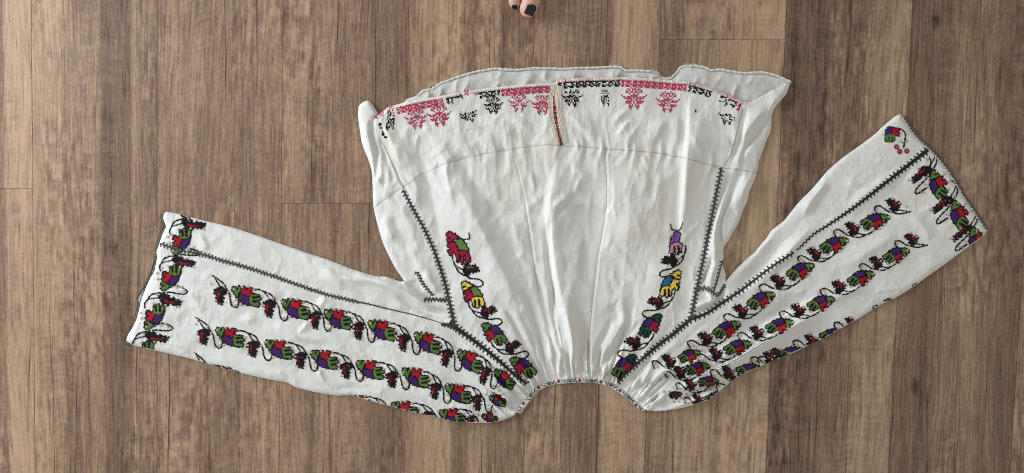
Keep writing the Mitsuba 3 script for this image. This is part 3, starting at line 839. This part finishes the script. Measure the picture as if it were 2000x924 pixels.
# ------------------------------------------------------------------ joining seams: a braid with teeth on both sides
def braid(key, pts, w0, w1, tooth0, tooth1, col, pitch=8.0, sides=(1, -1), col2=None, R=None):
    w0, w1 = .86 * w0, .86 * w1
    q = smooth_line(pts, 0.5)
    t = np.gradient(q, axis=0)
    t /= np.hypot(*t.T)[:, None]
    s_ = np.r_[0, np.cumsum(np.hypot(*np.diff(q, axis=0).T))]
    L = s_[-1]
    parts = []
    at = lambda s: (np.interp(s, s_, q[:, 0]), np.interp(s, s_, q[:, 1]), np.interp(s, s_, t[:, 0]), np.interp(s, s_, t[:, 1]))
    # core: overlapping slanted stitches
    s = np.arange(0.5, L, 2.2)
    x, y, tx, ty = at(s)
    a = s / L
    w = w0 + (w1 - w0) * a
    for sg in (1, -1):
        nx, ny = -ty * sg, tx * sg
        c = col[None] * RNG.uniform(0.8, 1.7, (len(s), 1))
        parts.append(bumps(x + nx * w * .45, y + ny * w * .45, tx * 1.3 + nx * .5, ty * 1.3 + ny * .5, nx * w * .55, ny * w * .55, c, R=R, lift=0.5, crown=1.0))
    for sg in sides:
        s = np.arange(pitch * (0.3 if sg > 0 else 0.75), L, pitch)
        s = s + RNG.uniform(-.7, .7, len(s))
        x, y, tx, ty = at(s)
        a = s / L
        w, th_ = w0 + (w1 - w0) * a, (tooth0 + (tooth1 - tooth0) * a) * RNG.uniform(.8, 1.15, len(s))
        nx, ny = -ty * sg, tx * sg
        c = (col2 if col2 is not None else col)[None] * RNG.uniform(0.75, 1.25, (len(s), 1))
        parts.append(bumps(x + nx * (w + th_ * .45), y + ny * (w + th_ * .45), tx * 1.45, ty * 1.45, nx * th_ * .5 + tx * .6, ny * th_ * .5 + ty * .6, c, R=R, lift=0.5, crown=0.9))
    put_bumps(key, parts)


SEAM = FP + '__seam_braid'
braid(SEAM, [(787, 371), (805, 405), (830, 450), (848, 490), (862, 530), (872, 565), (880, 600), (888, 640)], 1.6, 3.2, 4, 4.5, srgb(60, 61, 60))
braid(SEAM, [(880, 628), (890, 640), (918, 660), (945, 680), (975, 705), (1003, 730), (1030, 750)], 4.4, 2.8, 5, 4.0, srgb(42, 42, 43), 8.5)
braid(SEAM, [(862, 633), (876, 636), (890, 640)], 2.0, 3.0, 3, 4, DGREY, 6)
braid(SEAM, [(811, 531), (818, 537), (826, 554), (846, 578)], 1.4, 1.6, 3.2, 3.2, srgb(78, 80, 82), 6.5)
braid(SEAM, [(828, 585), (850, 585), (878, 587)], 2.2, 2.0, 3.4, 3.4, srgb(66, 68, 66), 6.5)
braid(SEAM, [(1409, 328), (1398, 385), (1385, 450), (1372, 515), (1360, 570), (1350, 620)], 2.4, 2.6, 4.5, 4.5, srgb(74, 75, 74), 8.2)
braid(SEAM, [(1350, 622), (1318, 650), (1285, 675), (1250, 705), (1222, 730), (1206, 748)], 4.0, 2.6, 5, 4.0, srgb(52, 52, 54), 8.0)
braid(SEAM, [(1358, 566), (1378, 563), (1392, 570), (1403, 578)], 2.2, 2.2, 3.4, 3.4, srgb(92, 96, 96), 6.5)
braid(SEAM, [(1411, 510), (1406, 530), (1400, 552), (1394, 568)], 1.1, 1.3, 3.8, 3.4, srgb(78, 82, 84), 7.5, sides=(1,))
braid(SEAM, [(1416, 556), (1410, 566), (1403, 578)], 2.4, 2.0, 2.0, 2.0, srgb(84, 86, 80), 6)
SB = SL + '__seam_braid'
braid(SB, [(313, 476), (345, 487), (375, 493), (400, 498), (430, 508), (480, 522), (530, 538), (580, 556), (640, 576), (700, 590)], 1.9, 1.6, 4.2, 3.0, srgb(74, 76, 70), 7.0)
braid(SB, [(700, 590), (720, 594), (760, 604), (800, 613), (840, 624), (872, 634)], 0.9, 0.5, 1.6, 0.2, srgb(70, 72, 72), 7.0)
SC = SR + '__seam_braid'
braid(SC, [(1812, 293), (1780, 318), (1740, 349), (1700, 381), (1660, 411), (1620, 438), (1590, 457), (1570, 476), (1556, 490)], 4.2, .6, 5.2, 2.2, srgb(38, 38, 40), 8.6)
braid(SC, [(1550, 494), (1520, 512), (1490, 534), (1450, 565), (1410, 592), (1380, 612), (1352, 623)], 1.8, 3.4, 4.6, 4.4, srgb(52, 52, 54), 9.0)
line_stitch(SR + '__stem', [(1815, 306), (1818, 315), (1816, 330), (1808, 345)], clip=cr)

# ------------------------------------------------------------------ stitched construction lines
def thread(key, pts, r=0.55, col=srgb(110, 104, 96), lift=0.5, gap=7.0, R=None):
    q = smooth_line(pts, 0.8)
    t = np.gradient(q, axis=0)
    t /= np.hypot(*t.T)[:, None]
    s_ = np.r_[0, np.cumsum(np.hypot(*np.diff(q, axis=0).T))]
    s = np.arange(0, s_[-1], gap)
    x, y, tx, ty = (np.interp(s + gap / 2, s_, k) for k in (q[:, 0], q[:, 1], t[:, 0], t[:, 1]))
    y = y + RNG.uniform(-.4, .4, len(s))
    l = gap * 0.5
    c = col[None] * RNG.uniform(.7, 1.2, (len(s), 1))
    put_bumps(key, [bumps(x, y, tx * l, ty * l, -ty * r, tx * r, c, R=R, lift=lift, crown=0.4)])


TH = FP + '__stitch_line'
thread(TH, YOKE, 0.34, srgb(146, 140, 130))
thread(TH, [(1000, 296), (1012, 340), (1025, 400), (1040, 500), (1052, 570)], 0.4, srgb(158, 152, 144))
thread(TH, [(1182, 292), (1184, 400), (1165, 520), (1150, 660), (1146, 730)], 0.38, srgb(165, 160, 152))
thread(TH, [(742, 270), (755, 295), (765, 320), (787, 365)], 0.45, srgb(130, 124, 116))
thread(TH, [(1451, 212), (1438, 262), (1427, 300), (1415, 325)], 0.55)
thread('blouse__back_panel__stitch_line', [(x, y + 5) for x, y in FLAP_TOP[8:30]], 0.45, srgb(140, 138, 132), R=ZB)
thread('blouse__back_panel__stitch_line', [(x, y + 5) for x, y in FLAP_TOP[31:40]], 0.45, srgb(130, 128, 124), R=ZB)

# rolled edge of the back panel
def cord(key, pts, r, col, R, lift=0.4, wob=0.0, mat='thread_material'):
    q = smooth_line(pts, 1.5)
    if wob:
        q = q + wob * (np.stack([meshkit.noise(np.stack([np.arange(len(q)) / 6.0, q[:, 0] * 0, q[:, 0] * 0 + k], -1), 77) for k in (0.5, 7.5)], 1) - .5)
    z = zat(R, q[:, 0], q[:, 1]) + lift
    P3 = world(q[:, 0], q[:, 1], z / 1000)
    tn = np.gradient(P3, axis=0)
    tn /= np.linalg.norm(tn, axis=1, keepdims=True)
    side = np.cross(tn, [0, 0, 1.0])
    side /= np.linalg.norm(side, axis=1, keepdims=True)
    up = np.cross(side, tn)
    a = np.arange(7) * 2 * np.pi / 7
    rm = r * 0.0008 * (1 + 0.2 * np.sin(np.arange(len(q)) * 0.9))
    V = P3[:, None] + rm[:, None, None] * (np.cos(a)[None, :, None] * side[:, None] + np.sin(a)[None, :, None] * up[:, None])
    n = len(q)
    i, j = np.meshgrid(np.arange(n - 1), np.arange(7), indexing='ij')
    f = np.stack([i * 7 + j, i * 7 + (j + 1) % 7, (i + 1) * 7 + (j + 1) % 7, (i + 1) * 7 + j], -1).reshape(-1, 4)
    f = np.vstack([f[:, [0, 1, 2]], f[:, [0, 2, 3]]])
    put(key, trimesh.Trimesh(V.reshape(-1, 3), f, process=False), mat, smooth=True, color=np.tile(col, (n * 7, 1)))


cord('blouse__back_panel__rolled_edge', [(x, y + 1.5) for x, y in FLAP_TOP[3:25]], 1.8, srgb(222, 220, 212), ZB, 0.8, 1.0)
cord('blouse__back_panel__rolled_edge', [(x, y + 1.5) for x, y in FLAP_TOP[28:]], 1.8, srgb(222, 220, 212), ZB, 0.8, 1.0)
for pts in ([(836, 176), (838, 170), (840, 165), (844, 166), (845, 171), (841, 174)], [(818, 183), (823, 178), (829, 174), (835, 179)], [(833, 175), (837, 180), (838, 187)]):
    cord('blouse__back_panel__loose_thread', pts, 0.9, srgb(196, 186, 162), ZB, 1.4)
for x0 in list(range(1190, 1226, 3)) + list(range(1336, 1362, 4)) + [1273, 1278, 1283]:
    yb = np.interp(x0, [p[0] for p in FLAP_TOP], [p[1] for p in FLAP_TOP])
    dx, dy = RNG.uniform(-4, 4), RNG.uniform(3, 6)
    cord('blouse__back_panel__loose_thread', [(x0, yb + 2), (x0 + dx * .4, yb - dy * .5), (x0 + dx, yb - dy)], 0.3, srgb(215, 212, 202), ZB, 0.5)

# ------------------------------------------------------------------ hem embroidery
def path_frame(pts):
    q = smooth_line(pts, 0.5)
    t = np.gradient(q, axis=0)
    t /= np.hypot(*t.T)[:, None]
    s_ = np.r_[0, np.cumsum(np.hypot(*np.diff(q, axis=0).T))]
    def f(x, off):
        """Points at photo abscissa x, off pixels below the edge."""
        y, tx, ty = np.interp(x, q[:, 0], q[:, 1]), np.interp(x, q[:, 0], t[:, 0]), np.interp(x, q[:, 0], t[:, 1])
        return x - ty * off, y + tx * off, tx, ty
    return f


hl, hr = path_frame(HEM_L), path_frame(HEM_R)
BORDER = ["##########", "##..###..#", ".##.#.##.#", "##.###.###", "##..###..#"]


def border(fr, xa, xb, col, wear=0.0, off=7.0, cell=2.55):
    n = int((xb - xa) / cell)
    X, Y, TX, TY, C = [], [], [], [], []
    for r, line in enumerate(BORDER):
        for i in range(n):
            on = line[i % 10] == '#'
            if RNG.random() < wear or (not on and RNG.random() < .5 and col is not ROSE):
                continue
            x, y, tx, ty = fr(xa + i * cell, off + r * cell)
            c = col if on else (LROSE if col is ROSE else None)
            if c is None:
                continue
            X.append(x); Y.append(y); TX.append(tx); TY.append(ty); C.append(c * RNG.uniform(.8, 1.2))
    X, Y, TX, TY = map(np.array, (X, Y, TX, TY))
    h = cell * .55
    put_bumps(FP + '__hem_border', [bumps(X, Y, TX * h, TY * h, -TY * h, TX * h, np.array(C), crown=.6)])
    # black running stitches above
    if col is ROSE:
        s = np.arange(xa + 2, xb, 6.0)
        s = s[RNG.random(len(s)) < .8]
        x, y, tx, ty = fr(s, off - 2.2)
        put_bumps(FP + '__running_stitch', [bumps(x, y, tx * 1.4, ty * 1.4, -ty * .9, tx * .9, np.tile(BLACK, (len(s), 1)))], kind='stuff')


border(hl, 773, 865, ROSE, .05)
border(hl, 871, 884, BLACK, .1)
border(hl, 936, 978, BLACK, .15)
border(hl, 979, 1076, ROSE, .03)
border(hr, 1090, 1213, BLACK, .14)
border(hr, 1215, 1344, ROSE, .03)
border(hr, 1348, 1394, BLACK, .3)
border(hr, 1412, 1446, BLACK, .3)
border(hr, 1447, 1453, ROSE, .0, 9)
s = np.arange(884, 902, 2.4)
x, y, tx, ty = hl(s, 7.0)
put_bumps(FP + '__running_stitch', [bumps(x, y, tx * 1.4, ty * 1.4, -ty, tx, np.tile(BLACK, (len(s), 1)))], kind='stuff')
for pts in ([(907, 177), (914, 185)], [(914, 177), (908, 185)], [(741, 226), (749, 219)], [(741, 220), (748, 226)], [(757, 219), (762, 210), (768, 209), (765, 217)], [(734, 228), (739, 224)], [(888, 191), (897, 190)], [(900, 185), (903, 192)], [(927, 184), (934, 183)]):
    line_stitch(FP + '__loose_stitch', pts, ROSE if pts[0][0] < 780 or pts[0][1] == 177 else BLACK, 0.9)
TREE = ["......#...#......", "....##.###.##....", "...#.#.#.#.#.#...", "...##.##.##.##...", ".....#..#..#.....", "#.....#####.....#", ".##.#########.##.", "..#####.#.#####..", "....#.##.##.#....",
        "..#####.#.#####..", "...####.#.####...", ".....#.#.#.#.....", ".....###.###.....", ".....##...##.....", "......#...#......"]


def tree(cx, cy, col, cell=3.0, rows=(0, 15), cols=(0, 17), wear=0.0, ang=0.0, name='hem_motif'):
    X, Y = [], []
    for r in range(*rows):
        for c in range(*cols):
            if TREE[r][c] == '#' and RNG.random() >= wear + .05:
                X.append((c - 8) * cell); Y.append((r - 7) * cell)
    X, Y = np.array(X), np.array(Y)
    ca, sa = math.cos(ang), math.sin(ang)
    h = cell * .5
    c = col[None] * RNG.uniform(.8, 1.2, (len(X), 1))
    put_bumps(FP + '__' + name, [bumps(cx + X * ca - Y * sa, cy + X * sa + Y * ca, h * ca, h * sa, -h * sa, h * ca, c, crown=.6)])


PALE = srgb(180, 80, 102)
tree(813, 232, PALE, 2.75, ang=-.14, wear=.06)
tree(858, 226, srgb(176, 66, 92), 2.85, ang=-.10)
tree(914, 222, BLACK, 2.4, rows=(6, 15), wear=.2, ang=-.2)
tree(963, 206, BLACK, 2.35, ang=-.05, wear=.06)
tree(1013, 201, PALE, 2.5, wear=.2)
tree(1059, 204, PALE, 2.75, rows=(1, 15))
tree(1117, 191, BLACK, 2.5, rows=(1, 15), wear=.15)
tree(1184, 191, BLACK, 2.2, cols=(4, 11), wear=.2)
tree(1238, 192, PALE, 3.0)
tree(1304, 199, PALE, 2.8, ang=.05)
tree(1421, 228, BLACK, 2.3, rows=(5, 15), wear=.3, ang=.15)
tree(764, 236, BLACK, 2.6, cols=(5, 11), wear=.2, ang=.1)
for px, py, r in ((1358.7, 217, 2.0), (742, 243, 3.2), (744, 250, 2.4), (748, 262, 3.0), (747, 257, 2.0), (753, 268, 2.6), (1416, 206, 2), (1290, 393, 1.2), (1372, 399, 1.2)):
    b = stitch_fill([(shapely.Point(px, py).buffer(r), BLACK)], .2, None, 1.4)
    if b:
        put_bumps(FP + '__worn_stitch', [b])
# overcast edge
parts = []
for fr, xa, xb in ((hl, 733, 1083), (hr, 1088, 1452)):
    s = np.arange(xa, xb, 3.3)
    s = s + RNG.uniform(-.5, .5, len(s))
    x, y, tx, ty = fr(s, 2.6)
    cols = []
    for k in s:
        pinkish = k < 768 or 866 < k < 900 or 905 < k < 945 or 1088 < k < 1214 or k > 1346
        cols.append((LROSE if RNG.random() < .55 else (ROSE if RNG.random() < .35 else srgb(228, 200, 200))) if pinkish and RNG.random() < .8 else CREAM * RNG.uniform(.85, 1.05))
    parts.append(bumps(x, y, tx * 1.5, ty * 1.5, -ty * 3.3 + tx * .9, tx * 3.3 + ty * .9, np.array(cols), lift=0.3, crown=1.2))
put_bumps(FP + '__overcast_edge', parts, kind='stuff')

# ------------------------------------------------------------------ front slit strip with corded ribs and a chain of stitches
LE = smooth_line([(1079, 168), (1073, 184), (1071, 221), (1075, 244), (1085, 283)], 1.0)
RE = smooth_line([(1097, 168), (1095, 206), (1100, 235), (1109, 279)], 1.0)
strip = raw(LE, RE[::-1])
put_sheet(FP + '__placket', strip, Z + 0.5, drop=0.4, mat='thread_material', color=None) if False else None
V, f = sheet(strip, Z + 0.5)
put(FP + '__placket', trimesh.Trimesh(V, f, process=False), 'thread_material', smooth=True, color=np.tile(srgb(218, 210, 194), (len(V), 1)), label='beige strip of corded ribs at the hem slit')
a01 = np.linspace(0, 1, 14)
lerp = lambda L_, a: np.stack([np.interp(a * (len(L_) - 1), np.arange(len(L_)), L_[:, k]) for k in (0, 1)], 1)
for k in range(10):
    w = (k + .3) / 9.6
    if 0.40 < w < 0.62:
        continue
    pts = lerp(LE, a01) * (1 - w) + lerp(RE, a01) * w
    cord(FP + '__placket_rib', pts.tolist(), 0.85, srgb(226, 220, 206) if k % 2 else srgb(214, 202, 180), Z, 0.9)
mid = smooth_line([(1081, 190), (1083, 210), (1085, 230), (1089, 255), (1096, 281)], 0.5)
n = 19
ix = np.linspace(0, len(mid) - 1, n).astype(int)
put_bumps(FP + '__chain_stitch', [bumps(mid[ix, 0], mid[ix, 1], np.where(np.arange(n) < 4, 1.2, 3.0), 0.6, -.4, 2.3, np.array([ROSE if k % 2 else srgb(66, 58, 60) for k in range(n)]), lift=1.2, crown=.9)])

# ------------------------------------------------------------------ neck band embroidery
ao, ai = smooth_line(ARC_OUT, 0.5), smooth_line(ARC_IN, 0.5)
def band_at(a, w):
    o = lerp(ao, np.atleast_1d(a)); i_ = lerp(ai, np.atleast_1d(a))
    return o * (1 - w) + i_ * w
reds = [(1022, 788), (1052, 757), (1091, 744.5), (1132, 743), (1173.5, 746), (1210.5, 763), (1242, 791)]
for x, y in reds:
    b = [stitch_fill([(shapely.Point(x, y).buffer(3.6), ROSE)], 0.2, BAND, 1.3)]
    bb = stitch_fill([(shapely.Point(x, y).buffer(3.6), ROSE)], 0.2, None, 1.3)
    Vv, ff, cc = bb
    P3 = Vv.copy()
    X0 = np.linspace(-3, 3, 5)
    gx, gy = np.meshgrid(X0, X0)
    k = (np.hypot(gx, gy) < 3.1)
    put_bumps('blouse__neck_band__flower', [bumps(x + gx[k], y + gy[k], .85, 0, 0, .85, srgb(150, 48, 74)[None] * RNG.uniform(.8, 1.2, (k.sum(), 1)), R=ZBAND, lift=.5, crown=.5)])
ra = [np.argmin(np.hypot(*(0.5 * (lerp(ao, np.linspace(0, 1, 400)) + lerp(ai, np.linspace(0, 1, 400))) - np.array(p)).T)) / 399 for p in reds]
ra = [2 * ra[0] - ra[1]] + ra + [2 * ra[-1] - ra[-2]]
X, Y, C = [], [], []
G1, G2 = srgb(80, 100, 74), srgb(52, 58, 58)
for a0, a1 in zip(ra[:-1], ra[1:]):
    for k, (fa, w, c) in enumerate([(.2, .3, G2), (.26, .6, G2), (.33, .3, G1), (.33, .8, G2), (.42, .35, G1), (.44, .65, G1), (.5, .25, G1), (.5, .5, G1), (.5, .75, G1), (.57, .35, G1), (.56, .65, G2), (.66, .3, G2), (.66, .7, G1), (.74, .5, G2), (.8, .25, G2), (.82, .75, G2)]):
        a = a0 + (a1 - a0) * fa
        if 0.01 < a < 0.99:
            p = band_at(a, w)[0]
            X.append(p[0]); Y.append(p[1]); C.append(c * RNG.uniform(.8, 1.2))
put_bumps('blouse__neck_band__cross_stitch', [bumps(X, Y, 1.3, 0.4, -.4, 1.3, np.array(C), R=ZBAND, lift=.5, crown=.5)])

# ------------------------------------------------------------------ cuff edges
def scallop(key, pts, col, off, n_len, pitch, w=1.2, lift=0.4, crown=.6):
    q = smooth_line(pts, 0.5)
    t = np.gradient(q, axis=0)
    t /= np.hypot(*t.T)[:, None]
    s_ = np.r_[0, np.cumsum(np.hypot(*np.diff(q, axis=0).T))]
    s = np.arange(1, s_[-1], pitch)
    x, y, tx, ty = (np.interp(s, s_, k) for k in (q[:, 0], q[:, 1], t[:, 0], t[:, 1]))
    nx, ny = ty, -tx
    put_bumps(key, [bumps(x + nx * off, y + ny * off, tx * w, ty * w, nx * n_len, ny * n_len, col[None] * RNG.uniform(.75, 1.2, (len(s), 1)), lift=lift, crown=crown)], kind='stuff')


EDG = srgb(92, 98, 84)
scallop(SL + '__cuff_stitches', CUFF_L, EDG, 5.0 * -1, 1.0, 5.0, 1.5)
cord(SL + '__cuff_edge', CUFF_L, 1.3, srgb(84, 90, 80), Z, 0.5, 0.8)
back_edge = [(306, 500), (300, 515), (292, 540), (283, 558), (274, 572), (268, 582), (269, 590), (274, 594)]
cuff_under = raw(smooth_line(back_edge), smooth_line([(282, 590), (300, 545), (312, 505)]))
put_sheet(SL + '__cuff_lining', cuff_under, np.full((H, W), 1.2))
cord(SL + '__cuff_edge', back_edge, 1.4, srgb(84, 92, 80), np.full((H, W), 1.2), 0.6, 0.8)
CUFF_R2 = CUFF_R[:-1]
scallop(SR + '__cuff_stitches', CUFF_R2, srgb(226, 226, 218), 0.5, 1.9, 7.0, 2.6, .2, .9)
cord(SR + '__cuff_edge', [(x + 4, y - 2.5) for x, y in CUFF_R[:-1]], 1.6, srgb(92, 94, 84), np.full((H, W), 1.0), 0.4, 1.2)
cord(SR + '__loose_thread', [(1840, 322), (1845, 316), (1846, 309)], .5, srgb(170, 164, 150), np.full((H, W), 1.0), 0.4)

# ------------------------------------------------------------------ the bare foot at the top edge
import manifold3d as m3


def ball(p, r):
    return m3.Manifold.sphere(r, 24).translate([float(v) for v in p])


def bone(a, ra_, b, rb):
    return m3.Manifold.batch_hull([ball(a, ra_), ball(b, rb)])


def w1(px, py, z):
    return world(np.array([px]), np.array([py]), z)[0]


def chain(pts):
    out = m3.Manifold()
    for (a, ra_), (b, rb) in zip(pts[:-1], pts[1:]):
        out += bone(a, ra_, b, rb)
    return out


tip = w1(1032, 17.5, 0.0125)
foot = chain([(tip, .0132), (w1(1040, -6, .0145), .0138), (w1(1047, -40, .016), .0125), (w1(1050, -95, .022), .020), (w1(1040, -190, .045), .026), (w1(1020, -270, .055), .030)])
toes = [((1005.5, 4.5), .0092, (1006, -18), (1010, -62)), ((981, -20), .0085, (984, -40), (992, -76)), ((961, -38), .0080, (966, -56), (978, -90)), ((943, -44), .0078, (950, -60), (966, -92))]
for (tx_, ty_), r, k1, k2 in toes:
    foot += chain([(w1(tx_, ty_, r * .95), r), (w1(*k1, r + .006), r * .98), (w1(*k2, .018), r * .9), (w1(k2[0] + 6, k2[1] - 50, .020), .016), (w1(1010, -230, .045), .026)])
foot += m3.Manifold.batch_hull([ball(w1(1050, -95, .020), .019), ball(w1(975, -110, .016), .0155), ball(w1(1025, -260, .055), .030), ball(w1(985, -250, .022), .020), ball(w1(1000, -330, .03), .028)])
foot += m3.Manifold.batch_hull([ball(w1(1025, -260, .055), .030), ball(w1(1000, -330, .035), .033), ball(w1(1010, -315, .09), .036)])
foot += bone(w1(1010, -300, .085), .036, np.array([w1(1010, -315, 0)[0], w1(1010, -330, 0)[1], .32]), .052)
foot = foot.refine_to_length(0.003)
mm = foot.to_mesh()
fm = trimesh.Trimesh(np.array(mm.vert_properties)[:, :3], np.array(mm.tri_verts))
trimesh.smoothing.filter_taubin(fm, iterations=14)
fm.vertices[:, 2] = np.maximum(fm.vertices[:, 2], 0.0004)
fm.vertices += (fm.vertex_normals * (0.0005 * (meshkit.fbm(fm.vertices / 0.004, 2, 5) - .5))[:, None]) * 0.6
put('person__foot', fm, 'skin_material', smooth=True)
labels['person'] = {'label': 'bare foot with black nail polish, two toes in view at the top edge', 'category': 'person'}
from scipy.interpolate import LinearNDInterpolator
up_ = fm.vertex_normals[:, 2] > 0.05
topz = LinearNDInterpolator(fm.vertices[up_][:, :2], fm.vertices[up_][:, 2])


def nail(pts):
    P = Polygon(smooth_line(pts, 1.0, closed=True))
    b = np.array(P.exterior.segmentize(.8).coords)[:-1]
    x0, y0, x1, y1 = P.bounds
    gx, gy = np.meshgrid(np.arange(x0, x1, .9), np.arange(y0, y1, .9))
    k = shapely.contains_xy(P.buffer(-.5), gx, gy)
    p = np.vstack([b, np.stack([gx[k], gy[k]], 1)])
    tri = Delaunay(p).simplices
    c = p[tri].mean(1)
    tri = tri[shapely.contains_xy(P, c[:, 0], c[:, 1])]
    zg = 0.015
    for _ in range(3):
        Wd = world(p[:, 0], p[:, 1], zg)
        zz = topz(Wd[:, :2])
        zz = np.where(np.isnan(zz), np.nanmin(zz), zz)
        zg = zz
    n = len(b)
    zt = zz + 0.0007
    zt[:n] = zz[:n] + 0.0003
    V = np.vstack([world(p[:, 0], p[:, 1], zt), world(b[:, 0], b[:, 1], zz[:n] - .0006)])
    a, b_, c_ = (V[tri[:, j]] for j in range(3))
    fl_ = np.cross(b_ - a, c_ - a)[:, 2] < 0
    tri[fl_] = tri[fl_][:, ::-1]
    i = np.arange(n); j = (i + 1) % n; m_ = len(p)
    tri = np.vstack([tri, np.stack([i, m_ + i, m_ + j], 1), np.stack([i, m_ + j, j], 1)])
    put('person__toenail', trimesh.Trimesh(V, tri, process=False), {'type': 'twosided', 'bsdf': {'type': 'ref', 'id': 'nail_material'}} if False else 'nail_twosided', smooth=True)


scene['nail_twosided'] = {'type': 'twosided', 'bsdf': scene.pop('nail_material')}
nail([(1031.5, 9), (1043, 9), (1048, 15), (1045, 24), (1041, 31.5), (1035, 30.5), (1024, 26), (1027, 17)])
nail([(1000.5, 10), (1010, 10), (1010, 17.5), (1005, 19), (1000.5, 16.5)])
